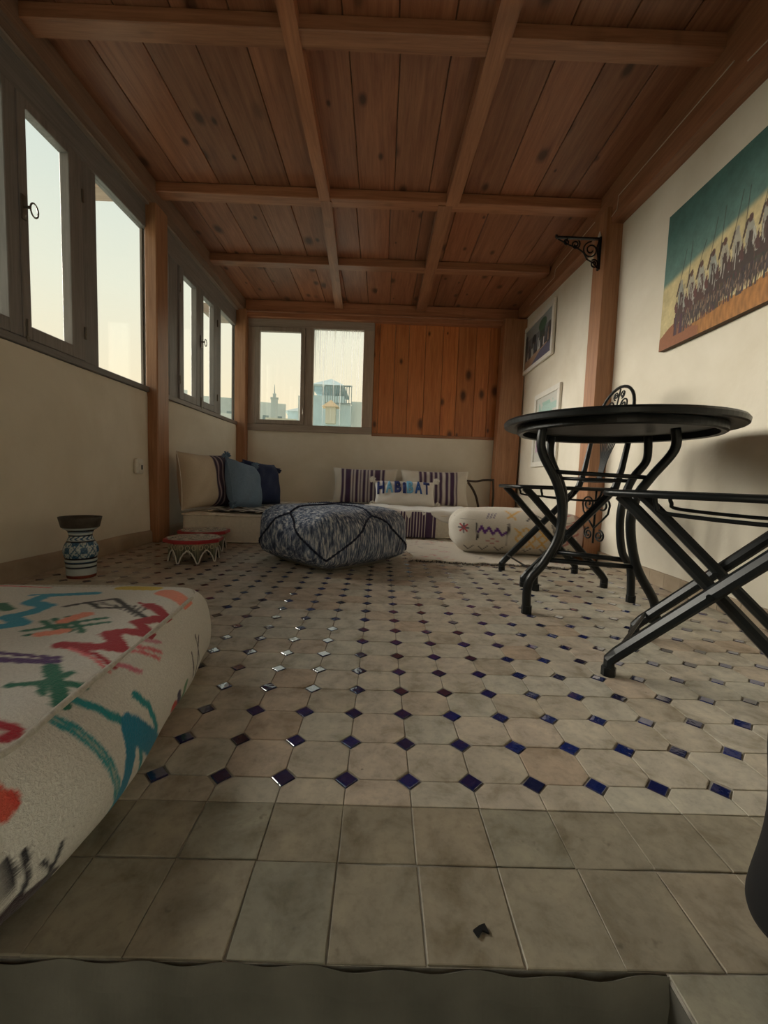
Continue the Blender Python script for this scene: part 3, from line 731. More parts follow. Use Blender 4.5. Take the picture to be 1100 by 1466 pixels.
# ------------------------------------------------------------------ cushions
def rbox(hx, hy, hz, r, n=24, bulge=(.0, .0, .0), jitter=0, sq=1.0):
    """rounded, stuffed box; base at z=0"""
    ks = {}; vs = []; fs = []
    lin = np.linspace(-1, 1, n+1)
    def key(p): return tuple(round(c, 5) for c in p)
    for a in range(3):
        for sg in (-1, 1):
            idx = []
            for i in lin:
                for j in lin:
                    p = [0, 0, 0]; p[a] = sg; p[(a+1) % 3] = i; p[(a+2) % 3] = j
                    k = key(p)
                    if k not in ks: ks[k] = len(vs); vs.append(p)
                    idx.append(ks[k])
            m = n+1
            for i in range(n):
                for j in range(n):
                    q = (idx[i*m+j], idx[(i+1)*m+j], idx[(i+1)*m+j+1], idx[i*m+j+1]); fs.append(q if sg > 0 else q[::-1])
    V = np.array(vs, float); h = np.array((hx, hy, hz)); rr = np.array([min(r, c*.98) for c in h])
    S = np.sign(V)*np.abs(V)**.85
    Q = S*h; q = np.clip(Q, -(h-rr), h-rr); d = (Q-q)/rr; L = np.linalg.norm(d, axis=1)
    mx = np.max(np.abs(d), axis=1); ok = L > 1e-9
    d[ok] = d[ok]/L[ok, None]*mx[ok, None]
    O = q+d*rr
    nx, ny, nz = O[:, 0]/hx, O[:, 1]/hy, O[:, 2]/hz
    O[:, 0] += bulge[0]*nx*(1-ny**2)*(1-nz**2); O[:, 1] += bulge[1]*ny*(1-nx**2)*(1-nz**2)
    top = nz > 0; O[:, 2] += np.where(top, bulge[2]*nz*(1-nx**2)*(1-ny**2), 0)
    if jitter:
        O += jitter*np.stack([np.sin(O[:, 1]*23+O[:, 2]*31), np.sin(O[:, 0]*21+O[:, 2]*27), np.sin(O[:, 0]*19+O[:, 1]*25)*(O[:, 2] > -hz*.8)], -1)
    O[:, 2] += hz
    return O, fs, V
def from_arr(O, fs): b = MB(); b.v = [tuple(p) for p in O]; b.f = fs; return b

# --- large white floor cushion with coloured tufted motifs (left foreground)
cx_, cy_, rz = -.835, .675, .10
t = thing('floor_cushion', 'large low white wool floor cushion with bright tufted zigzags, left foreground', 'cushion', (cx_, cy_, 0), rz)
O, fs, V = rbox(.43, .365, .094, .045, 200, (.02, .02, .014), .002)
hz_ = O[:, 2]/.188; fl = .050*np.sin(np.clip(1-hz_, 0, 1)*2.2)
fl *= np.where(np.abs(O[:, 0]) > .38, np.clip(.60-1.1*O[:, 1], .15, .95), 1)
O[:, 0] -= .045*np.clip((-O[:, 1]-.19)/.17, 0, 1)**2*np.clip(O[:, 0]/.38, 0, 1)
O[:, 0] += fl*np.clip(O[:, 0]/.38, -1, 1)*(np.abs(O[:, 0]) > .38); O[:, 1] += .6*fl*np.sign(O[:, 1])*(np.abs(O[:, 1]) > .33)
Wd = np.stack([cx_+O[:, 0]*cos(rz)-O[:, 1]*sin(rz), cy_+O[:, 0]*sin(rz)+O[:, 1]*cos(rz), O[:, 2]], -1)
jit = .0014*np.sin(Wd[:, 0]*310+Wd[:, 2]*200)*np.sin(Wd[:, 1]*290)+.0007*rng.normal(size=len(Wd))
C = np.tile(np.array((.84, .83, .78)), (len(O), 1)); C *= (1+.05*np.sin(Wd[:, 0]*17+Wd[:, 1]*11))[:, None]
TP = Wd[:, :2]; tm = (O[:, 2] > .172).astype(float)
CY = (.01, .38, .60); GR = (.005, .19, .12); BK = (.03, .03, .04); RD = (.48, .015, .04); PK = (.85, .18, .22); PU = (.10, .035, .20); TE = (.0, .33, .38); SA = (1.0, .36, .25); YE = (.80, .62, .10)
def T(pl, wd, c): stroke(C, TP, pl, wd, c, .003, jit, tm)
T([(-.695, .66), (-.658, .719), (-.639, .74), (-.689, .77), (-.667, .796), (-.667, .834), (-.718, .853), (-.725, .903), (-.655, .955)], .030, CY)
T([(-.757, .904), (-.655, .955)], .012, CY)
T([(-.63, .834), (-.585, .918), (-.463, .815)], .012, BK); T([(-.609, .87), (-.565, .84), (-.521, .863), (-.579, .918)], .012, BK)
for k in range(10): T([(-.60+.012*k, .86+.003*k), (-.585+.012*k, .885-.008*k)], .005, BK)
T([(-.767, .839), (-.722, .808)], .022, GR)
T([(-.608, .706), (-.518, .785)], .012, GR); T([(-.612, .754), (-.552, .717)], .012, GR); T([(-.601, .767), (-.534, .718)], .012, GR); T([(-.584, .779), (-.513, .717)], .012, GR); T([(-.59, .69), (-.50, .765)], .010, GR)
T([(-.575, .76), (-.564, .797)], .028, SA); T([(-.571, .7), (-.546, .715)], .024, SA)
T([(-.493, .89), (-.433, .844), (-.456, .783), (-.413, .753), (-.468, .717), (-.422, .675), (-.456, .663), (-.51, .664)], .026, RD)
T([(-.51, .664), (-.401, .626)], .010, RD); T([(-.52, .90), (-.44, .86)], .008, RD); T([(-.49, .655), (-.401, .612)], .006, PK)
T([(-.60, .615), (-.482, .619)], .010, PU); T([(-.58, .59), (-.476, .606)], .018, PU)
T([(-.475, .53), (-.403, .561)], .014, GR); T([(-.471, .591), (-.398, .516)], .022, GR); T([(-.432, .58), (-.445, .55), (-.426, .520)], .012, GR)
T([(-.43, .453), (-.401, .454), (-.402, .441)], .014, RD); T([(-.623, 1.012), (-.545, 1.01)], .035, YE); T([(-.503, .98), (-.430, .938)], .045, SA); T([(-.93, .985), (-.78, .985)], .010, PK)
# motifs beyond the frame, so the cushion is whole
T([(-1.20, .5), (-1.10, .6), (-1.2, .7), (-1.1, .8)], .025, CY); T([(-.95, .55), (-.85, .62), (-.95, .70), (-.85, .78), (-.95, .86)], .022, RD); T([(-.8, .5), (-.7, .55), (-.78, .62)], .016, GR)
# right-hand side: (y, height) coordinates, height stretched over the bulging flank
kx = .39/(.402-.028*np.clip(1-O[:, 2]/.188, 0, 1))
SP = np.stack([Wd[:, 1]*kx, .479-(.479-O[:, 2])*kx], -1); sm = ((O[:, 0] > .385) & (O[:, 2] <= .178)).astype(float)
def Sd(pl, wd, c): stroke(C, SP, pl, wd, c, .003, jit, sm)
Sd([(.661, .200), (.72, .160)], .007, PK); Sd([(.648, .200), (.705, .155)], .006, PK); Sd([(.61, .194), (.645, .160)], .008, (.80, .25, .35)); Sd([(.70, .19), (.74, .17)], .006, (.75, .3, .4))
Sd([(.854, .10), (.87, .045)], .008, BK); Sd([(.925, .11), (.892, .013)], .008, BK); Sd([(.90, .12), (.93, .05)], .006, BK)
Sd([(.752, .042), (.784, .027), (.767, -.009)], .020, (.65, .07, .05)); Sd([(.77, .058), (.801, .02), (.778, .000)], .016, (.05, .04, .12)); Sd([(.811, .055), (.816, .016)], .020, (.15, .35, .20))
Sd([(.476, .184), (.51, .113), (.538, .036), (.523, -.05)], .013, TE); Sd([(.476, .184), (.51, .113), (.538, .036), (.523, -.05)], .003, (.45, .55, .5))
Sd([(.517, .183), (.564, .126)], .012, TE); Sd([(.608, .142), (.636, .11), (.665, .045), (.676, -.028)], .012, TE); Sd([(.593, .073), (.615, -.002), (.607, -.04)], .011, TE)
Sd([(.572, .118), (.545, .005)], .030, (.0, .27, .46)); Sd([(.572, .114), (.600, .085), (.675, .014)], .038, (.0, .27, .46))
Sd([(.385, .150), (.400, .140)], .022, (.70, .08, .06)); Sd([(.396, .130), (.392, .160)], .012, (.75, .12, .08))
Sd([(.393, .085), (.399, .05), (.392, .02)], .008, BK); Sd([(.407, .08), (.412, .05), (.405, .015)], .007, BK)
poly(C, SP, [(.365, .030), (.40, .022), (.455, .012), (.44, -.02), (.42, -.05), (.36, -.06)], (.035, .012, .02), sm); Sd([(.372, .02), (.44, .008)], .034, (.035, .012, .02)); Sd([(.375, .035), (.39, .01), (.402, -.02)], .006, (.5, .48, .44))
Sd([(.447, .055), (.437, .02), (.455, -.01)], .006, BK); Sd([(.427, .05), (.45, .01)], .005, BK)
from_arr(O, fs).build('cover', WOOL, t, smooth=True, cols=C)
ridge = []
for k in range(120):
    a = 2*pi*k/120; c_, s_ = cos(a), sin(a); pw = .22
    x = .422*math.copysign(abs(c_)**pw, c_); y = .367*math.copysign(abs(s_)**pw, s_)
    ridge.append((x, y, .176+.003*sin(k*.7)))
b = MB(); b.tube(ridge, .0045, 8, closed=True); b.build('seam', simple('seam_wool', (.62, .60, .54), .95, 0, 150, .2, .8), t, smooth=True)

# --- blue flat-woven pouf
m_, nt_, b_ = mat('blue_kilim')
v, _ = coords(nt_, (1, .30, .12), 'Object', False); n1 = noise(nt_, v, 130, 3, .7)
v2, _ = coords(nt_, (1, 1, .3), 'Object', False); n2 = noise(nt_, v2, 34, 4, .6)
c = ramp(nt_, n1, [(.34, (.03, .042, .085)), (.46, (.11, .145, .23)), (.54, (.27, .31, .39)), (.63, (.62, .63, .66))])
c = mixc(nt_, c, ramp(nt_, n2, [(.3, g(.6)), (.65, g(1.1))]), .8, 'MULTIPLY')
nt_.links.new(c, b_.inputs['Base Color']); b_.inputs['Roughness'].default_value = .95; bump(nt_, b_, n1, .8, .004)
ROPE = simple('navy_braid', (.015, .022, .055), .9, 0, 200, .5, .5)
t = thing('pouf', 'blue and white flecked woven pouf with dark braided lines, centre of floor', 'pouf', (-.265, 2.42, 0), pi/4+.03)
PH_ = .30
O, fs, V = rbox(.315, .315, PH_/2, .085, 48, (.045, .045, .022), .003)
low_ = O[:, 2] < .05; O[low_, 0] *= 1-.30*(1-O[low_, 2]/.05)*.5; O[low_, 1] *= 1-.30*(1-O[low_, 2]/.05)*.5
from_arr(O, fs).build('cover', m_, t, smooth=True)
# underside cloth
b = MB(); b.grid(lambda u, v: ((.25+.035*v)*math.copysign(abs(cos(2*pi*u))**.35, cos(2*pi*u)), (.25+.035*v)*math.copysign(abs(sin(2*pi*u))**.35, sin(2*pi*u)), .004+.022*v), 72, 3)
b.build('base_cloth', simple('grey_canvas', (.34, .33, .31), .9, 0, 60, .15, .2), t, smooth=True)
from mathutils.bvhtree import BVHTree
bvh = BVHTree.FromPolygons([tuple(p) for p in O], fs)
def snap(p, off=.003):
    loc, n, i, d = bvh.find_nearest(Vector(p)); return loc+n*off
def braid(pts, name='braid'):
    P = smoothpath(pts, 14); P = [snap(p) for p in P]; b = MB()
    for ph in (0, pi):
        Q = []
        for i, p in enumerate(P):
            a = P[min(i+1, len(P)-1)]-P[max(i-1, 0)]; a = a.normalized() if a.length > 0 else Vector((1, 0, 0)); u_ = a.orthogonal().normalized(); v_ = a.cross(u_)
            Q.append(p+(u_*cos(i*1.1+ph)+v_*sin(i*1.1+ph))*.0032)
        b.tube(Q, .0033, 5)
    return b.build(name, ROPE, t, smooth=True)
for mx_, my_ in ((-.29, 0), (.29, 0), (0, -.29), (0, .29)):
    cen = (0, 0, .34); mid_ = (mx_*1.02, my_*1.02, .27)
    P = [Vector(cen).lerp(Vector(mid_), k/3) for k in range(4)]; braid(P)
    for sg in (-1, 1):
        cn = (mx_*1.12 if mx_ else sg*.33, my_*1.12 if my_ else sg*.33, .06)
        braid([Vector(mid_).lerp(Vector(cn), k/3) for k in range(4)])

# --- bolster-like pouf with embroidered motifs, right
t = thing('pouf', 'low white pouf with purple zigzag and yellow embroidery behind the folding chair', 'pouf', (.93, 2.90, .012), -.10)
O, fs, V = rbox(.42, .27, .135, .105, 90, (.02, .04, .02), .003)
C = np.tile(np.array((.66, .61, .53)), (len(O), 1))
FP = np.stack([O[:, 0]+.42, O[:, 2]+np.where(O[:, 2] > .20, (O[:, 1]+.27)*.6, 0)], -1); fm = (O[:, 1] < .10).astype(float)
PUP = (.12, .03, .22); YO = (.70, .42, .12); DK = (.06, .05, .06); RR = (.45, .05, .06)
def S2(pl, wd, c, m=fm): stroke(C, FP, pl, wd, c, .003, None, m)
for a in range(8): S2([(.055, .17), (.055+.03*cos(a*pi/4), .17+.03*sin(a*pi/4))], .010, RR if a % 2 else (.10, .10, .12))
S2([(.145, .15), (.165, .185), (.185, .145), (.21, .18), (.235, .14), (.26, .175), (.29, .135), (.315, .155)], .016, PUP)
S2([(.135, .20), (.135, .10)], .008, DK); S2([(.145, .21), (.145, .11)], .004, DK); S2([(.325, .19), (.325, .07)], .008, DK); S2([(.335, .20), (.335, .08)], .004, DK)
for p in ((.205, .095), (.235, .11), (.235, .08), (.265, .095)): S2([(p[0]-.008, p[1]), (p[0]+.008, p[1])], .010, (.5, .25, .25))
for x in (.09, .18, .28, .45, .56, .68): S2([(x-.028, .055), (x, .030), (x+.028, .060)], .006, DK)
for x, y in ((.40, .15), (.47, .155), (.40, .09), (.47, .09), (.54, .15), (.54, .09)):
    S2([(x-.028, y-.03), (x+.028, y+.03)], .012, YO); S2([(x-.028, y+.03), (x+.028, y-.03)], .012, YO)
for x in (.20, .22, .24): S2([(x, .24), (x+.02, .30)], .008, (.15, .12, .22))
S2([(.33, .25), (.42, .34)], .016, YO); S2([(.38, .24), (.33, .34)], .014, YO); S2([(.45, .23), (.50, .30), (.56, .24), (.62, .30)], .012, DK); S2([(.60, .20), (.62, .12)], .010, DK)
for k in range(8): S2([(.66+.03*(k % 3), .08+.03*k), (.70+.03*(k % 3), .10+.03*k)], .014, (.45, .20, .18))
m_ = O[:, 0] > .33; C[m_] = C[m_]*.5+np.array((.38, .13, .12))*.5
from_arr(O, fs).build('cover', WOOL, t, smooth=True, cols=C)
b = MB(); pts = [snap_ for snap_ in [(.405*math.copysign(abs(cos(a))**.3, cos(a)), .262*math.copysign(abs(sin(a))**.3, sin(a)), .222) for a in np.linspace(0, 2*pi, 90, endpoint=False)]]
b.tube(pts, .006, 6, closed=True); b.build('seam', simple('pouf_seam', (.45, .41, .36), .9), t, smooth=True)

# --- rug under it
def cloth_thing(name, label, cat, fn, nu, nv, colfn, mat_, thick=.004, group=None):
    b = MB(); b.grid(fn, nu, nv); U, V = np.meshgrid(np.linspace(0, 1, nu+1), np.linspace(0, 1, nv+1)); P = np.stack([U.ravel(), V.ravel()], -1)
    C = colfn(P); o = b.build(name, mat_, recenter=True, smooth=True, cols=C)
    md = o.modifiers.new('thickness', 'SOLIDIFY'); md.thickness = thick; md.offset = 0
    return tag(o, label, cat, group)
def rugcol(P):
    C = np.tile(np.array((.62, .55, .46)), (len(P), 1)); rr = random.Random(4)
    for k in range(60):
        x, y = rr.random(), rr.random(); c = rr.choice([(.55, .22, .22), (.50, .34, .32), (.35, .30, .28), (.60, .40, .30)])
        stroke(C, P, [(x, y), (x+rr.uniform(-.05, .05), y+rr.uniform(-.06, .06)), (x+rr.uniform(-.05, .05), y+rr.uniform(-.06, .06))], .012, c, .006)
    return C
rug = cloth_thing('rug', 'pale cream rug with faint pink motifs under the embroidered pouf', 'rug',
    lambda u, v: (.19+1.03*u+.02*sin(v*9), 2.42+.80*v+.012*sin(u*14)-.08*u+(.015*sin(u*50) if v == 0 else 0), .006+.003*abs(sin(u*11+v*7))), 90, 50, rugcol, WOOL, .008)
FRG = simple('dark_fringe', (.10, .085, .075), .9)
for k in range(44):
    x = .20+1.0*k/43; y = 2.42-.08*(k/43)+.012*sin(14*k/43)
    b = MB(); b.tube([(x, y+.004, .008), (x+rng.normal()*.008, y-.012, .008), (x+rng.normal()*.012, y-.024-.008*rng.random(), .005)], .0034, 5)
    b.build('fringe', FRG, rug, recenter=True)

# ------------------------------------------------------------------ banquette mattresses
def mattress(name, label, x0, x1, y0, y1, h=.20):
    hx, hy = (x1-x0)/2, (y1-y0)/2; t = thing(name, label, 'mattress', ((x0+x1)/2, (y0+y1)/2, 0), 0, None)
    O, fs, V = rbox(hx, hy, h/2, .022, 30, (.004, .004, .008), .0015); from_arr(O, fs).build('cover', MATT, t, smooth=True)
    for z in (.010, h-.012):
        b = MB(); r = .02; e_ = .004
        pts = []
        for cx0, cy0, a0 in ((hx-r, hy-r, 0), (-hx+r, hy-r, pi/2), (-hx+r, -hy+r, pi), (hx-r, -hy+r, 1.5*pi)):
            pts += [(cx0+(r+e_)*cos(a0+k*pi/8), cy0+(r+e_)*sin(a0+k*pi/8), z+.002*sin(k)) for k in range(5)]
        b.tube(pts, .0055, 6, closed=True); b.build('piping', MATT, t, smooth=True)
    return t
mattress('floor_mattress', 'low cream banquette mattress along the left wall under the beige pillow', -1.36, -.58, 2.87, 4.50)
mattress('floor_mattress', 'low cream banquette mattress along the back wall under the striped pillows', -.57, 1.14, 3.42, 4.50)

def zeb(P):
    C = np.tile(np.array((.05, .048, .05)), (len(P), 1)); rr = random.Random(2)
    for k in range(13):
        x = .03+.94*k/12
        for y in np.arange(.0, 1.0, .17): stroke(C, P, [(x-.01+rr.uniform(-.006, .006), y+(.06 if k % 2 else 0)), (x+.04, y+.12+(.06 if k % 2 else 0))], .046, (.74, .72, .68), .006)
    return C
cloth_thing('throw', 'black and white dashed woven throw on the left mattress', 'throw', lambda u, v: (-1.20+.72*u, 2.905+1.05*v+.02*sin(u*9), .2155+.003*abs(sin(u*19+v*11))), 110, 60, zeb, CLOTH, .005)

# draped white blanket on the back mattress
def blk(u, v):
    x = -.30+1.05*u; w_ = .012*sin(u*22)+.008*sin(u*41+1)
    L_ = v*.55
    if L_ < .45: return (x, 3.87-L_+.0*w_, .223+.008*abs(sin(u*17+v*6))+.012*max(0, sin(u*9-1)))
    d = L_-.45; return (x, 3.42-.010-.006*sin(u*30), .213-d*(.22+.75*abs(sin(u*8.5+.5)))+.008*abs(sin(u*17+v*6)))
cloth_thing('blanket', 'rumpled white cotton blanket on the back mattress edge', 'blanket', blk, 110, 30, lambda P: np.tile(np.array((.76, .75, .73)), (len(P), 1)), CLOTH, .005)
PUR = (.075, .04, .095); PWH = (.66, .62, .60)
def stripes(u, a=.0, b_=1.0, thin=9, wide=2):
    """wide purple bands at both ends, fine purple/white stripes between"""
    t = (u-a)/(b_-a); c = np.where(((t*18) % 1) < .62, 1, 0)
    return np.where((t > 0) & (t < 1), np.where(t > .93, 1, np.where((t > .80) & (t < .91), 1, np.where(t > .91, 0, np.where(t < .08, 1, np.where(t < .11, 0, np.where(t < .2, 1, c)))))), 0)
def scol(P):
    s = stripes(P[:, 0], -.02, 1.02); return np.where(s[:, None] > .5, np.array(PUR), np.array(PWH))
def stc(u, v):
    x = .06+.40*u; L_ = v*.42
    if L_ < .19: return (x, 3.60-L_, .216)
    d = L_-.19; return (x-.02*d, 3.408-.012*sin(d*10)-.006*sin(u*24), max(.216-d, .008))
cloth_thing('striped_cloth', 'purple and white striped cloth hanging over the back mattress front', 'cloth', stc, 120, 24, scol, CLOTH, .004)

# ------------------------------------------------------------------ pillows
def pillow_geo(w_, h, th, n=44, sag=0.0):
    """front face in local xz plane facing -y, bottom at z=0; returns verts, faces, uv, front flag"""
    vs = []; uv = []; fs = []; fr = []
    for side in (-1, 1):
        k = len(vs)
        for j in range(n+1):
            for i in range(n+1):
                a = -1+2*i/n; c = -1+2*j/n
                ex = 1-.075*(1-c*c)*abs(a)**2; ez = 1-.075*(1-a*a)*abs(c)**2
                f_ = max(0, (1-a**4)*(1-c**4))**.55
                y = side*th/2*f_
                x = a*w_/2*ex; z = (c*ez+1)*h/2
                y += .006*sin(a*5+c*4)*f_+.004*sin(a*11-c*7)*f_
                vs.append((x, y-sag*(1-c)*0, z)); uv.append(((a+1)/2, (c+1)/2)); fr.append(side)
        m = n+1
        for j in range(n):
            for i in range(n):
                q = (k+j*m+i, k+j*m+i+1, k+(j+1)*m+i+1, k+(j+1)*m+i); fs.append(q if side == -1 else q[::-1])
    return vs, fs, np.array(uv), np.array(fr)
def set_tilt(o, loc, rz, tilt, roll=0):
    o.location = loc; o.rotation_euler = (Matrix.Rotation(rz, 3, 'Z')@Matrix.Rotation(-tilt, 3, 'X')@Matrix.Rotation(roll, 3, 'Y')).to_euler()
def pillow(label, w_, h, th, loc, rz, tilt, colfn=None, m=None, group=None, roll=0):
    t = thing('pillow', label, 'pillow', loc, 0, group); set_tilt(t, loc, rz, tilt, roll)
    vs, fs, uv, fr = pillow_geo(w_, h, th); b = MB(); b.v = vs; b.f = fs
    C = colfn(uv, fr) if colfn else None
    b.build('cover', m or CLOTH, t, smooth=True, cols=C)
    b = MB(); n = 40; pts = []
    for k in range(n): a = -1+2*k/n; pts.append((a*w_/2, 0, (-(1-.075*(1-a*a))+1)*h/2))
    for k in range(n): a = -1+2*k/n; pts.append(((1-.075*(1-a*a))*w_/2, 0, (a+1)*h/2))
    for k in range(n): a = 1-2*k/n; pts.append((a*w_/2, 0, ((1-.075*(1-a*a))+1)*h/2))
    for k in range(n): a = 1-2*k/n; pts.append((-(1-.075*(1-a*a))*w_/2, 0, (a+1)*h/2))
    b.tube(pts, .0035, 5, closed=True); b.build('piping', COTTON if (m is None or m is CLOTH) else m, t, smooth=True)
    return t
def pompoms(t, w_, h, m, r=.022, which=None, n=60):
    for k, (sx_, z) in enumerate(((-1, 0), (1, 0), (1, h), (-1, h))):
        if which and k not in which: continue
        b = MB(); c = Vector((sx_*(w_/2+r*.5), -.01, z+(r*.6 if z == 0 else r*.4)))
        for q in range(n*2):
            d = Vector(rng.normal(size=3)).normalized(); b.tube([c, c+d*r*.7, c+d*r*(.9+.3*rng.random())+Vector((0, 0, -.004))], [.005, .004, .002], 4)
        b.build('pompom', m, t)
def tassels(t, w_, h, m, which=(0, 1, 2, 3)):
    for k, (sx_, z) in enumerate(((-1, 0), (1, 0), (1, h), (-1, h))):
        if k not in which: continue
        b = MB(); c = Vector((sx_*w_/2, 0, z)); d0 = Vector((sx_, -.3, -.5 if z else -.05)).normalized()
        b.tube([c, c+d0*.02], .009, 6)
        for q in range(26):
            d = (d0+Vector(rng.normal(size=3))*.28).normalized(); b.tube([c+d0*.016, c+d0*.03+d*.02, c+d0*.02+d*.055+Vector((0, 0, -.006))], [.004, .0035, .0025], 4)
        b.build('tassel', m, t)
ZM = .212
# left stack
def beige_stripe(uv, fr):
    C = np.tile(np.array((.64, .55, .43)), (len(uv), 1)); u = uv[:, 0]
    s = u > .50; C[s] = (.055, .04, .075)
    for a in (.53, .56, .60, .65): C[(u > a) & (u < a+.012)] = (.5, .42, .45)
    C[(u > .9)] = (.5, .42, .45)
    return C
pillow('beige pillow with purple striped half leaning at the left end of the banquette', .46, .41, .21, (-1.27, 3.10, ZM), 1.12, .12, beige_stripe, CLOTH)
t = pillow('light blue pillow with fluffy corner tassels, in front of the navy one', .38, .37, .17, (-1.02, 3.22, ZM), 1.38, .26, None, LBLUE, roll=.16)
pompoms(t, .38, .37, LBLUE, .03, None, 40)
t = pillow('dark navy pillow with small tassels against the left corner of the back wall', .40, .38, .18, (-1.00, 3.62, ZM), 1.15, .24, None, NAVY, roll=.08)
tassels(t, .38, .36, NAVY)
# striped back pillows
def bands(a, b_):
    def f(uv, fr):
        s = stripes(uv[:, 0], a, b_); C = np.tile(np.array((.68, .64, .57)), (len(uv), 1)); u = uv[:, 0]
        inb = (u > a) & (u < b_); C[inb] = PWH; C[(s > .5) & inb] = PUR; return C
    return f
pillow('white pillow with purple striped centre, left of the lettered pillow', .66, .37, .13, (-.165, 4.27, ZM), 0, .22, bands(.12, .80))
pillow('white pillow with purple striped centre, right of the lettered pillow', .70, .37, .13, (.55, 4.27, ZM), 0, .22, bands(.26, .84))
# lettered pillow
LWd, LH, LT = .60, .27, .13
t = pillow('white pillow lettered HABiBAT in blue with white corner pompoms', LWd, LH, LT, (.235, 4.02, ZM+.004), .03, .50, lambda uv, fr: np.tile(np.array((.76, .74, .71)), (len(uv), 1)))
pompoms(t, LWd, LH, COTTON, .03, None, 50)
def surf(x, z):
    a = max(-1, min(1, x/(LWd/2*.96))); c = max(-1, min(1, z/LH*2-1)); f_ = max(0, (1-a**4)*(1-c**4))**.55
    return -LT/2*f_+.006*sin(a*5+c*4)*f_+.004*sin(a*11-c*7)*f_
LB = simple('letter_light_blue', (.16, .42, .66), .9, 0, 200, .2); NB = simple('letter_navy', (.02, .035, .16), .9, 0, 200, .2); MBl = simple('letter_blue', (.03, .10, .34), .9, 0, 200, .2)
xpos = -.268
for ch, m_, wd in (('H', NB, .068), ('A', LB, .072), ('B', NB, .066), ('i', NB, .034), ('B', LB, .066), ('A', MBl, .072), ('T', NB, .062)):
    cu = bpy.data.curves.new('letter', 'FONT'); cu.body = ch; cu.size = .185; cu.extrude = .0; cu.offset = .008; cu.resolution_u = 3
    to = bpy.data.objects.new('letter', cu); col.objects.link(to); bpy.context.view_layer.update()
    me = bpy.data.meshes.new_from_object(to.evaluated_get(bpy.context.evaluated_depsgraph_get())); bpy.data.objects.remove(to)
    import bmesh
    bm = bmesh.new(); bm.from_mesh(me); bmesh.ops.subdivide_edges(bm, edges=bm.edges[:], cuts=2, use_grid_fill=False); bmesh.ops.triangulate(bm, faces=bm.faces[:])
    xs_ = [v.co.x for v in bm.verts]; x0, x1 = min(xs_), max(xs_); sc_ = wd*.98/(x1-x0)
    for v in bm.verts:
        x = xpos+(v.co.x-x0)*sc_; z = .118+v.co.y*.95+.004*sin(xpos*30)
        v.co = Vector((x, surf(x, z)-.005, z))
    bm.to_mesh(me); bm.free(); me.materials.clear(); me.materials.append(m_)
    lo = bpy.data.objects.new('letter', me); col.objects.link(lo); lo.parent = t
    md = lo.modifiers.new('pile', 'SOLIDIFY'); md.thickness = .006; md.offset = 0
    lo['label'] = ('light blue' if m_ is LB else 'navy' if m_ is NB else 'blue')+' raised wool letter '+ch
    xpos += wd*1.18

# dark sticks right of the pillows
t = thing('wooden_stick_stand', 'thin dark bent sticks between the striped pillow and the right corner post', 'stand', (1.0, 4.35, .20))
b = MB(); b.tube(smoothpath([(-.12, 0, .285), (-.02, 0, .28), (.06, 0, .295), (.17, 0, .300)], 5), [.011]*16, 7); b.build('rail', STICK, t, smooth=True)
b = MB(); b.tube(smoothpath([(-.10, 0, .27), (-.05, -.01, .20), (-.01, -.01, .12), (.02, 0, .015)], 5), [.012]*16, 7); b.build('leg', STICK, t, smooth=True)
b = MB(); b.tube(smoothpath([(.16, 0, .30), (.17, .0, .15), (.165, 0, .0)], 5), [.011]*11, 7); b.build('leg', STICK, t, smooth=True)

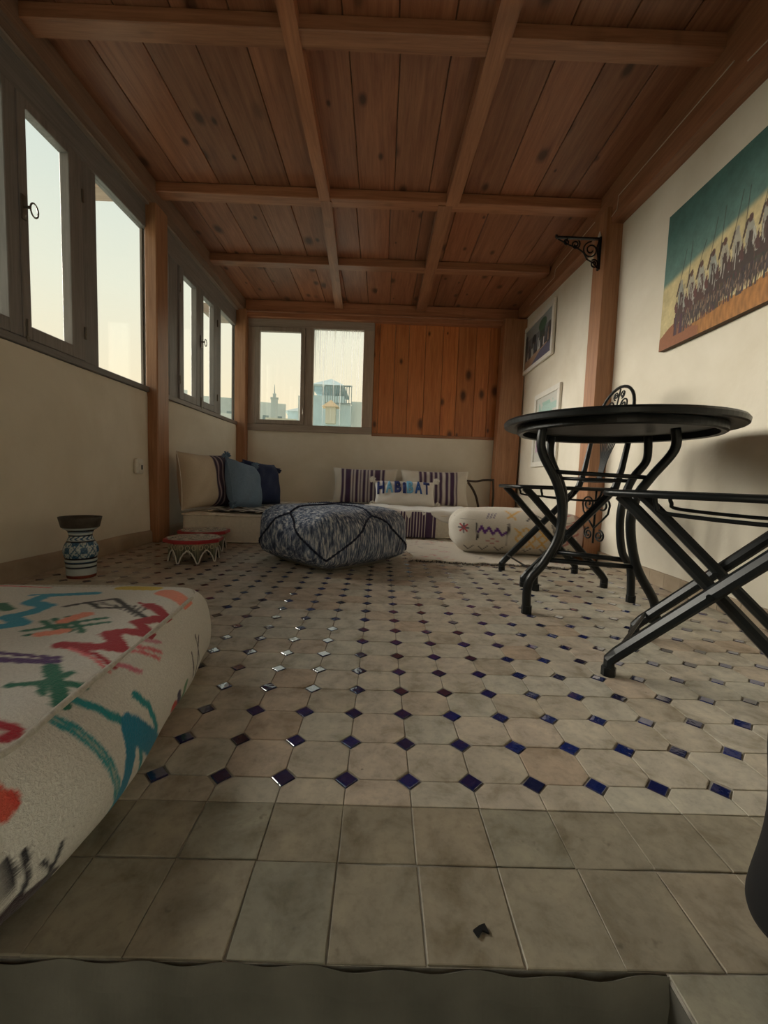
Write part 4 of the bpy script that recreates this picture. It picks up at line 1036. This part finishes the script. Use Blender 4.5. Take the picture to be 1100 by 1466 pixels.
# ------------------------------------------------------------------ low painted tables
def low_table(label, loc, rz, group, zs=1.0):
    t = thing('low_table', label, 'table', loc, rz, None)
    Rr = .152; n = 8; H_ = .125
    oc = [(Rr*cos(pi/8+k*pi/4), Rr*sin(pi/8+k*pi/4)) for k in range(n)]
    b = MB(); vs, fs = chamf(oc, H_-.018, H_, .003); b.add(vs, fs); b.add([(p[0], p[1], H_-.018) for p in oc], [tuple(range(8))[::-1]]); b.build('tabletop', RED, t)
    # painted star field on top
    b = MB(); nn = 70; sc_ = .93
    b.grid(lambda u, v: tuple((lambda r_, a: ((r_*cos(a)), (r_*sin(a)), H_+.0012))(v*sc_*Rr*cos(pi/8)/cos(((u*2*pi) % (pi/4))-pi/8), u*2*pi)), 96, 40)
    P = np.array(b.v)[:, :2]; C = np.tile(np.array((.62, .60, .52)), (len(P), 1)); rr_ = np.linalg.norm(P, axis=1); an = np.arctan2(P[:, 1], P[:, 0])
    C[(np.sin(an*8+rr_*170)*np.cos(rr_*240) > .15)] = (.05, .09, .07)
    C[(np.cos(an*16)*np.sin(rr_*300) > .6)] = (.35, .05, .05)
    C[(rr_ > .118) & (rr_ < .124)] = (.62, .6, .5); C[rr_ > .130] = (.60, .58, .50); C[(np.sin(an*40) > .4) & (rr_ > .130)] = (.08, .08, .07)
    b.build('painted_top', LACQ, t, cols=C)
    Rb = .128
    for k in range(n):
        a0 = pi/8+k*pi/4; a1 = a0+pi/4; p0 = Vector((Rb*cos(a0), Rb*sin(a0), 0)); p1 = Vector((Rb*cos(a1), Rb*sin(a1), 0)); nrm = ((p0+p1)/2).normalized()
        m_ = 24; b = MB(); top_ = []; bot = []
        def edge(s):
            q_ = abs(s-.5)*2; return .004 if q_ > .86 else (.062*(1-(q_/.86)**1.6)**.7+.006*abs(sin(q_*12))*(1-q_)+.004)
        for side in (0, 1):
            k0 = len(b.v)
            for i in range(m_+1):
                s_ = i/m_; p = p0.lerp(p1, s_)-nrm*(.008*side); b.v.append((p.x, p.y, edge(s_))); b.v.append((p.x, p.y, (edge(s_)+H_)/2)); b.v.append((p.x, p.y, H_-.018))
            for i in range(m_):
                for r_ in (0, 1):
                    q = (k0+i*3+r_, k0+(i+1)*3+r_, k0+(i+1)*3+r_+1, k0+i*3+r_+1); b.f.append(q if side == 0 else q[::-1])
        for i in range(m_): b.f.append((i*3, (m_+1)*3+i*3, (m_+1)*3+(i+1)*3, (i+1)*3))
        Pz = np.array(b.v); Cc = np.tile(np.array((.035, .04, .03)), (len(Pz), 1)); Cc[2::3] = (.5, .45, .3); Cc[1::6] = (.42, .40, .28)
        pn = b.build('leg_panel', LACQ, t, cols=Cc)
        e_ = MB(); e_.tube([tuple(p0.lerp(p1, i/m_)+nrm*.002+Vector((0, 0, edge(i/m_)))) for i in range(m_+1)], .0038, 5); e_.build('painted_edge', WHITEP, pn)
        # scroll ornament painted in relief
        e2 = MB()
        for s_ in (.18, .5, .82):
            c0 = p0.lerp(p1, s_)+nrm*.002; dr = (p1-p0).normalized()
            e2.tube([tuple(c0+dr*(.010*cos(a))+Vector((0, 0, .085+.012*sin(a)))) for a in np.linspace(0, 2*pi, 12, endpoint=False)], .0022, 4, closed=True)
        e2.build('ornament', LACQW, pn)
    return t
LACQW = simple('cream_ornament', (.55, .50, .34), .5)
low_table('low octagonal table with red edge and scalloped black and white legs, nearer one', (-1.008, 2.27, 0), .15, None)
low_table('low octagonal red-edged table mostly hidden behind its twin, against the mattress', (-1.085, 2.585, 0), .1, None)

# ------------------------------------------------------------------ ceramic drum vase
t = thing('ceramic_drum', 'blue and white painted ceramic goblet drum with dark top, by the left wall', 'drum', (-1.315, 1.84, 0))
prof = [(.052, 0), (.055, .004), (.056, .03), (.058, .060), (.060, .075), (.058, .082), (.061, .092), (.066, .115), (.062, .140), (.050, .165), (.044, .182), (.046, .198), (.052, .208), (.064, .216), (.070, .224)]
P_ = [Vector((a, c, 0)) for a, c in prof]; pf = [(p.x, p.y) for p in smoothpath(P_, 8)]
b = MB(); b.lathe(pf, 144); A = np.array(b.v); z = A[:, 2]; an = np.arctan2(A[:, 1], A[:, 0]); C = np.tile(np.array((.52, .60, .62)), (len(A), 1))
BL = np.array((.03, .10, .20)); DKB = np.array((.01, .015, .03)); RDb = (.22, .05, .03)
mid = (z > .090) & (z < .158)
C[mid & (np.sin(an*6)*np.cos((z-.124)*90) > .30)] = BL
C[mid & (np.abs(np.sin(an*6+z*60)) < .22)] = BL; C[mid & (np.abs(np.sin(an*6-z*60)) < .22)] = BL
C[mid & (np.sin(an*24)*np.sin(z*400) > .55)] = (.08, .22, .33)
up_ = (z > .166) & (z < .184); C[up_ & (np.sin(an*14+np.sin(z*300)*2) > .1)] = BL
for a, w_ in ((.0865, .004), (.160, .0035), (.187, .003), (.066, .003), (.048, .0025), (.207, .004), (.072, .0015), (.200, .0015)): C[np.abs(z-a) < w_] = DKB if w_ > .002 else BL
C[z < .012] = RDb
b.build('body', GLAZE, t, smooth=True, cols=C)
b = MB(); b.lathe([(.066, .220), (.071, .222), (.080, .262), (.081, .266), (.077, .266), (.072, .240), (.001, .238)], 64, cap=False); b.build('rim', simple('dark_clay', (.075, .065, .055), .6, 0, 40, .3), t, smooth=True)

# ------------------------------------------------------------------ round folding table
TC = Vector((.875, 1.61, 0)); t = thing('bistro_table', 'round black metal folding bistro table by the right wall', 'table', TC)
def W(p): return tuple(Vector(p)-TC)
b = MB(); Rt = .398
b.lathe([(0.001, .700), (.36, .700), (Rt-.006, .694), (Rt, .698), (Rt+.002, .712), (Rt-.004, .720), (.2, .721), (.001, .721)], 96, cap=False); b.build('tabletop', IRON, t, smooth=False)
b = MB(); b.lathe([(.325, .674), (.340, .671), (.347, .676), (.347, .699), (.325, .699), (.325, .674)], 80, cap=False); b.build('apron_ring', IRON, t)
b = MB(); b.lathe([(.001, .698), (.322, .698), (.322, .6995), (.001, .6995)], 64, cap=False); b.build('underside_sheet', IRON2, t)
legs = {
 'fl': [(778, 611), (776, 645), (797, 690), (805, 730), (799, 770), (778, 807), (757, 834), (754, 874)],
 'fr': [(968, 611), (966, 644), (932, 684), (910, 715), (903, 757), (912, 812), (937, 862), (937, 889)],
 'br': [(928, 628), (926, 659), (907, 684), (893, 715), (888, 750), (891, 790), (903, 815), (903, 859)],
 'bl': [(790, 628), (789, 655), (803, 690), (808, 715), (805, 755), (795, 790), (768, 815), (766, 843)]}
foot = {'fl': (.556, 1.511), 'fr': (.986, 1.445), 'br': (1.056, 1.705), 'bl': (.709, 1.85)}
ends = {}
for k, pp in legs.items():
    y = foot[k][1]; pts = [aty(px, py, y) for px, py in pp]; z0 = pts[-1].z
    if k == 'bl': pass
    pts[-1].z = 0; pts[0].z = .685; S_ = smoothpath(pts, 6); ends[k] = S_
    b = MB(); b.tube([W(p) for p in S_], .0175, 10, flat=(1.0, .9)); lg = b.build('leg', IRON, t, smooth=True)
    b = MB(); p = pts[-1]; b.tube([W((p.x, p.y, .0)), W((p.x, p.y, .03))], .0190, 10); b.build('foot_cap', IRON, lg)
def atheight(k, z): return min(ends[k], key=lambda p: abs(p.z-z))
b = MB(); b.tube([W(atheight('fl', .515)), W(atheight('fr', .515))], .008, 8); b.build('crossbar', IRON, t, smooth=True)
b = MB(); b.tube([W(atheight('bl', .50)), W(atheight('br', .50))], .008, 8); b.build('crossbar', IRON, t, smooth=True)
b = MB(); b.tube([W(atheight('fl', .20)), W(atheight('fr', .20))], .009, 8); b.build('stretcher', IRON, t, smooth=True)
b = MB(); b.tube([W(atheight('bl', .175)), W(atheight('br', .175))], .011, 8); b.build('stretcher', IRON, t, smooth=True)

# ------------------------------------------------------------------ folding chairs; local forward is -x
def fold_chair(label, loc, rz):
    t = thing('folding_chair', label, 'chair', loc, rz, None)
    hw = .172
    # seat: rim, slats
    b = MB(); rim = [(-.235, -hw+.02), (-.215, -hw), (.20, -hw), (.215, -hw+.02), (.215, hw-.02), (.20, hw), (-.215, hw), (-.235, hw-.02)]
    b.tube([(x, y, .462) for x, y in rim], .009, 8, closed=True); b.build('seat_frame', IRON, t, smooth=True)
    for k in range(7):
        y = -hw+.03+k*(2*hw-.06)/6; b = MB(); b.bbox(-.232, .212, y-.016, y+.016, .464, .4685, .0015); b.build('seat_slat', IRON, t)
    for k, sg in enumerate((-1, 1)):
        y1 = sg*(hw+.004); y2 = sg*(hw-.022)
        b = MB(); b.tube([(-.195, y1, 0), (-.195, y1, .04), (-.178, y1, .062), (.165, y1, .43), (.198, y1, .47), (.222, y1, .56), (.262, y1, .80)], [.0150]*5+[.0125, .0085], 8, flat=(.75, 1.2)); lg = b.build('leg', IRON, t)
        b = MB(); b.tube([(-.195, y1, 0), (-.195, y1, .022)], .0175, 8); b.build('foot_cap', IRON, lg)
        b = MB(); b.tube([(.195, y2, 0), (.195, y2, .04), (.178, y2, .062), (-.165, y2, .42), (-.205, y2, .458)], .0150, 8, flat=(.75, 1.2)); lg = b.build('leg', IRON, t)
        b = MB(); b.tube([(.195, y2, 0), (.195, y2, .022)], .0175, 8); b.build('foot_cap', IRON, lg)
        b = MB(); b.tube(smoothpath([(-.13, y2, .458), (-.125, y2, .435), (-.10, y2, .418), (.10, y2, .408), (.14, y2, .42), (.155, y2, .458)], 4), .0055, 6); b.build('guide_rod', IRON, t, smooth=True)
        b = MB(); b.tube([(-.008, sg*(hw-.034), .243), (-.008, sg*(hw+.02), .243)], .007, 8); b.build('pivot_bolt', IRON, t)
    for x, z, yy in ((-.17, .085, hw), (.17, .085, hw-.022)):
        b = MB(); b.tube([(x, -yy, z), (x, yy, z)], .005, 6); b.build('crossbar', IRON, t)
    # back: arched top between the uprights, scrolls and fan rods
    def bk(y, z): return (.222+(z-.56)*.166, y, z)
    b = MB(); ht = .80; y_ = hw+.004
    pts = [bk(-y_, ht)]+[bk(-y_+.03*s+.0, ht+.04*s) for s in (.5, 1.0)]
    arch = [bk(-y_*cos(a)*.86 if 0 < a < pi else 0, ht+.03+.135*sin(a)) for a in np.linspace(.12, pi-.12, 15)]
    b.tube([bk(-y_, ht-.01)]+arch+[bk(y_, ht-.01)], .0075, 8); b.build('top_arch', IRON, t, smooth=True)
    b = MB()
    for s_ in (-1, 1):
        b.tube([bk(s_*p[0], p[1]) for p in spiral((.055, .87), .036, .008, -pi*.5, -pi*.5+3.4*pi)], .004, 5)
        b.tube([bk(s_*p[0], p[1]) for p in spiral((.028, .925), .020, .005, -pi*.5, -pi*.5+3*pi)], .0035, 5)
        b.tube([bk(s_*p[0], p[1]) for p in spiral((.105, .835), .024, .006, pi, pi+3*pi)], .0035, 5)
    b.tube([bk(0, .83), bk(0, .955)], .004, 5); b.tube([bk(-y_, .825), bk(y_, .825)], .0055, 6)
    b.build('back_scrolls', IRON, t, smooth=True)
    for k in range(9):
        f_ = -1+2*k/8; b = MB(); b.tube(smoothpath([bk(f_*.022, .50), bk(f_*.030, .60), bk(f_*.085, .72), bk(f_*.145, .825)], 4), .003, 5); b.build('back_rod', IRON, t, smooth=True)
    b = MB(); b.tube([bk(-hw, .50), bk(hw, .50)], .006, 6); b.build('back_rail', IRON, t)
    # heart scrolls under the seat back
    b = MB()
    def hp(y, z): return (.205, y, z)
    for s_ in (-1, 1):
        b.tube([hp(s_*p[0], p[1]) for p in [(a*1.5, b_) for a, b_ in spiral((.048, .385), .040, .008, 0, 3.2*pi)]], .0048, 6)
        b.tube([hp(s_*.132, .385), hp(s_*.120, .345), hp(s_*.07, .31), hp(s_*.0, .265)], .0048, 6)
        b.tube([hp(s_*p[0], p[1]) for p in [(a*1.5, b_) for a, b_ in spiral((.036, .232), .030, .007, pi*.5, pi*.5-3.2*pi)]], .0048, 6)
    b.tube([hp(0, .455), hp(0, .19)], .0055, 6)
    b.build('heart_scroll', IRON, t, smooth=True)
    return t
ch = fold_chair('black iron folding chair with scrolled back behind the round table', (.872, 2.088, 0), 0)
ang = math.atan2(.27, .23)-pi/2
c2 = Vector((.589+.819, 1.027+1.30, 0))/2; bwd = Vector((cos(ang), sin(ang), 0))
dup(ch, c2+bwd*.20, ang, 'black iron folding chair cut off by the right picture edge, nearest the camera')

# ------------------------------------------------------------------ black cloth bag at the bottom right corner
t = thing('cloth_bag', 'black cloth bag standing at the bottom right corner of the picture', 'bag', (.497, .375, 0), .1)
O, fs, V = rbox(.085, .07, .13, .05, 24, (.015, .01, .01), .004); s_ = O[:, 2]/.26; O[:, 0] *= 1-.18*s_; from_arr(O, fs).build('body', BLK, t, smooth=True)
b = MB(); b.tube(smoothpath([(-.04, 0, .25), (-.035, 0, .31), (0, 0, .335), (.035, 0, .31), (.04, 0, .25)], 5), .006, 6); b.build('handle', BLK, t, smooth=True)
# dried leaf bit and dark lump on the step
b = MB(); b.prism([(.118, .402), (.124, .409), (.131, .406), (.128, .416), (.122, .414), (.114, .409)], .0008, .003); tag(b.build('leaf_scrap', BLK, recenter=True), 'tiny dark dried leaf scrap on the tiles near the step edge', 'debris')

# ------------------------------------------------------------------ outside: eave, hillside town
b = MB(); b.box(-1.95, -1.70, -1.4, 5.2, 2.36, 2.40); tag(b.build('trim_9', RAIL, recenter=True), kind='structure')
for k, y in enumerate((2.69, 4.62)):
    b = MB(); b.box(-1.95, -1.69, y, y+(.13 if k == 0 else .30), 2.17, 2.27); tag(b.build('trim_%d' % (10+k), FRAME[0], recenter=True), kind='structure')
def pale(name, c): return plaster(name, c, tuple(v*.88 for v in c), .6, (.85, .85, .85))  # far colours made pale to carry the distance haze
PB = [pale('hazed_plaster_white', (.62, .66, .64)), pale('hazed_plaster_blue', (.50, .62, .66)), pale('hazed_plaster_grey', (.50, .55, .54)), pale('hazed_plaster_cream', (.62, .60, .50))]
DKW = simple('far_window', (.20, .26, .27), .6); TILEG = simple('far_roof_tile', (.42, .50, .50), .7, 0, 3, .2); ORT = simple('far_orange_roof', (.62, .45, .28), .7)
b = MB(); b.grid(lambda u, v: (-160+320*u, -60+260*v, -9+max(0, (-60+260*v)-8)*.17+.6*sin(u*30)+.5*sin(v*40)), 60, 60)
o = b.build('hillside', pale('hillside_earth', (.42, .45, .38)), smooth=True); o['kind'] = 'structure'
def building(x, y, w_, d_, zt, m, nwin=(3, 2), label='', rz=0, hz=7):
    t = thing('building', label, 'building', (x, y, zt-hz), rz, 'pale houses on the far hillside')
    
    b = MB(); b.box(-w_/2, w_/2, -d_/2, d_/2, 0, hz); b.build('walls', m, t)
    b = MB(); h = .35
    for q in ((-w_/2, w_/2, -d_/2, -d_/2+.2), (-w_/2, w_/2, d_/2-.2, d_/2), (-w_/2, -w_/2+.2, -d_/2+.2, d_/2-.2), (w_/2-.2, w_/2, -d_/2+.2, d_/2-.2)): b.box(*q, hz, hz+h)
    b.build('roof_parapet', m, t)
    for i in range(nwin[0]):
        for j in range(nwin[1]):
            xx = -w_/2+(i+.5)*w_/nwin[0]; zz = hz-1.5-j*2.3; b = MB(); b.box(xx-.3, xx+.3, -d_/2-.03, -d_/2+.05, zz-.5, zz+.5); b.build('window', DKW, t)
    return t
rr_ = random.Random(11); LBL = 'pale flat-roofed house stacked on the hillside seen through the windows'
for row, (dist, el0, el1) in enumerate(((26, 5.0, 6.2), (36, 6.6, 7.8), (48, 8.4, 9.8))):
    a = -27
    while a < -1:
        wd = rr_.uniform(2.0, 4.0)*dist/36; am = R_(a); zt = .48+dist*math.tan(R_(rr_.uniform(el0, el1)))
        building(dist*sin(am), dist*cos(am), wd, wd*.6, zt, rr_.choice(PB), (3, 2), LBL, -am+rr_.uniform(-.12, .12)); a += math.degrees(wd*1.32/dist)
# minaret
az = math.atan2(-1.16, YB); D = 44
t = thing('minaret', 'slender square minaret on the skyline, seen in the left back pane', 'tower', (D*sin(az)*1.0, D*cos(az), .9), az*-1)
b = MB(); b.box(-.33, .33, -.33, .33, 0, 7.1); b.build('shaft', PB[2], t)
b = MB(); b.box(-.38, .38, -.38, .38, 7.1, 7.2); b.box(-.16, .16, -.16, .16, 7.2, 7.6); b.build('lantern', PB[2], t)
b = MB(); b.tube([(0, 0, 7.6), (0, 0, 8.5)], [.06, .02], 6); b.build('finial', DKW, t)
# hill-shaped gable behind
t = thing('building', 'wide pale building with a low pitched roof in the left back pane', 'building', (-8.9, 54, 3.2), .15)
b = MB(); b.box(-3, 3, -2, 2, 0, 5.0); b.build('walls', PB[1], t)
b = MB(); b.add([(-3.3, -2.2, 5.0), (3.3, -2.2, 5.0), (3.3, 2.2, 5.0), (-3.3, 2.2, 5.0), (.8, 0, 6.5), (1.6, 0, 6.5)], [(0, 1, 5, 4), (2, 3, 4, 5), (1, 2, 5), (3, 0, 4), (3, 2, 1, 0)]); b.build('roof', PB[0], t)
# neighbour terrace with a hipped canopy (right back pane)
D = 15.0; s_ = D/YB
def nb(px, py): return aty(px, py, D)
pA, pB_, pC = nb(451, 553), nb(491, 552), nb(470, 537)
t = thing('terrace_pavilion', 'neighbouring roof terrace with grey hipped canopy, seen in the right back pane', 'building', (pC.x, D+1, nb(470, 620).z))
zb = t.location.z; hw_ = (pB_.x-pA.x)/2; ze = (pA.z+pB_.z)/2-zb; zp = pC.z-zb
b = MB(); b.add([(-hw_-.1, -1.2, ze), (hw_+.1, -1.2, ze), (hw_+.1, 1.2, ze), (-hw_-.1, 1.2, ze), (0, 0, zp+.1), (-hw_-.1, -1.2, ze-.06), (hw_+.1, -1.2, ze-.06), (hw_+.1, 1.2, ze-.06), (-hw_-.1, 1.2, ze-.06)], [(0, 1, 4), (1, 2, 4), (2, 3, 4), (3, 0, 4), (8, 7, 6, 5), (0, 5, 6, 1), (1, 6, 7, 2), (2, 7, 8, 3), (3, 8, 5, 0)]); b.build('canopy_roof', TILEG, t)
zf = nb(470, 568).z-zb
for x in (-hw_, -hw_*.3, hw_*.4, hw_):
    b = MB(); b.box(x-.03, x+.03, -1.12, -1.06, zf, ze); b.build('post', DKW, t)
b = MB(); b.box(-hw_*.75, hw_*.2, .2, 1.0, zf, ze-.02); b.build('wall', PB[1], t)
b = MB(); b.box(-hw_-.3, hw_+.1, -1.2, 1.2, 0, zf); b.build('block', PB[1], t)
t2 = thing('house', 'pale blue neighbouring house with railed balcony right of the canopy', 'building', (aty(486, 600, D-1.9).x, D-1.9, zb))
zr = aty(484, 556, D-1.9).z-zb
b = MB(); b.box(-.38, .38, -.4, .6, 0, zr-.55); b.build('walls', PB[1], t2)
b = MB(); b.box(-.40, .40, -.45, -.38, zr-.03, zr); b.box(-.40, .40, -.45, -.38, zr-.54, zr-.51); b.build('handrail', DKW, t2)
for k in range(12): b = MB(); x = -.385+k*.07; b.box(x-.010, x+.010, -.43, -.39, zr-.52, zr-.03); b.build('baluster', DKW, t2)
b = MB(); b.box(-.30, -.1, -.42, -.35, zr-1.1, zr-.75); b.build('window', DKW, t2)
b = MB(); b.box(.38, 1.3, -.2, 1.0, 0, zr-.42); b.build('side_wing', PB[0], t2)
t3 = thing('chimney', 'white chimney stack under an orange tiled cap in the right back pane', 'chimney', (nb(487, 600).x, D-2.65, zb))
b = MB(); zc_ = aty(487, 584, D-2.65).z-zb; b.box(-.14, .14, -.14, .14, 0, zc_); b.build('stack', PB[3], t3)
b = MB(); b.add([(-.25, -.2, zc_), (.25, -.2, zc_), (.25, .2, zc_), (-.25, .2, zc_), (0, 0, zc_+.22)], [(0, 1, 4), (1, 2, 4), (2, 3, 4), (3, 0, 4), (3, 2, 1, 0)]); b.build('cap', ORT, t3)
bpy.context.view_layer.update()
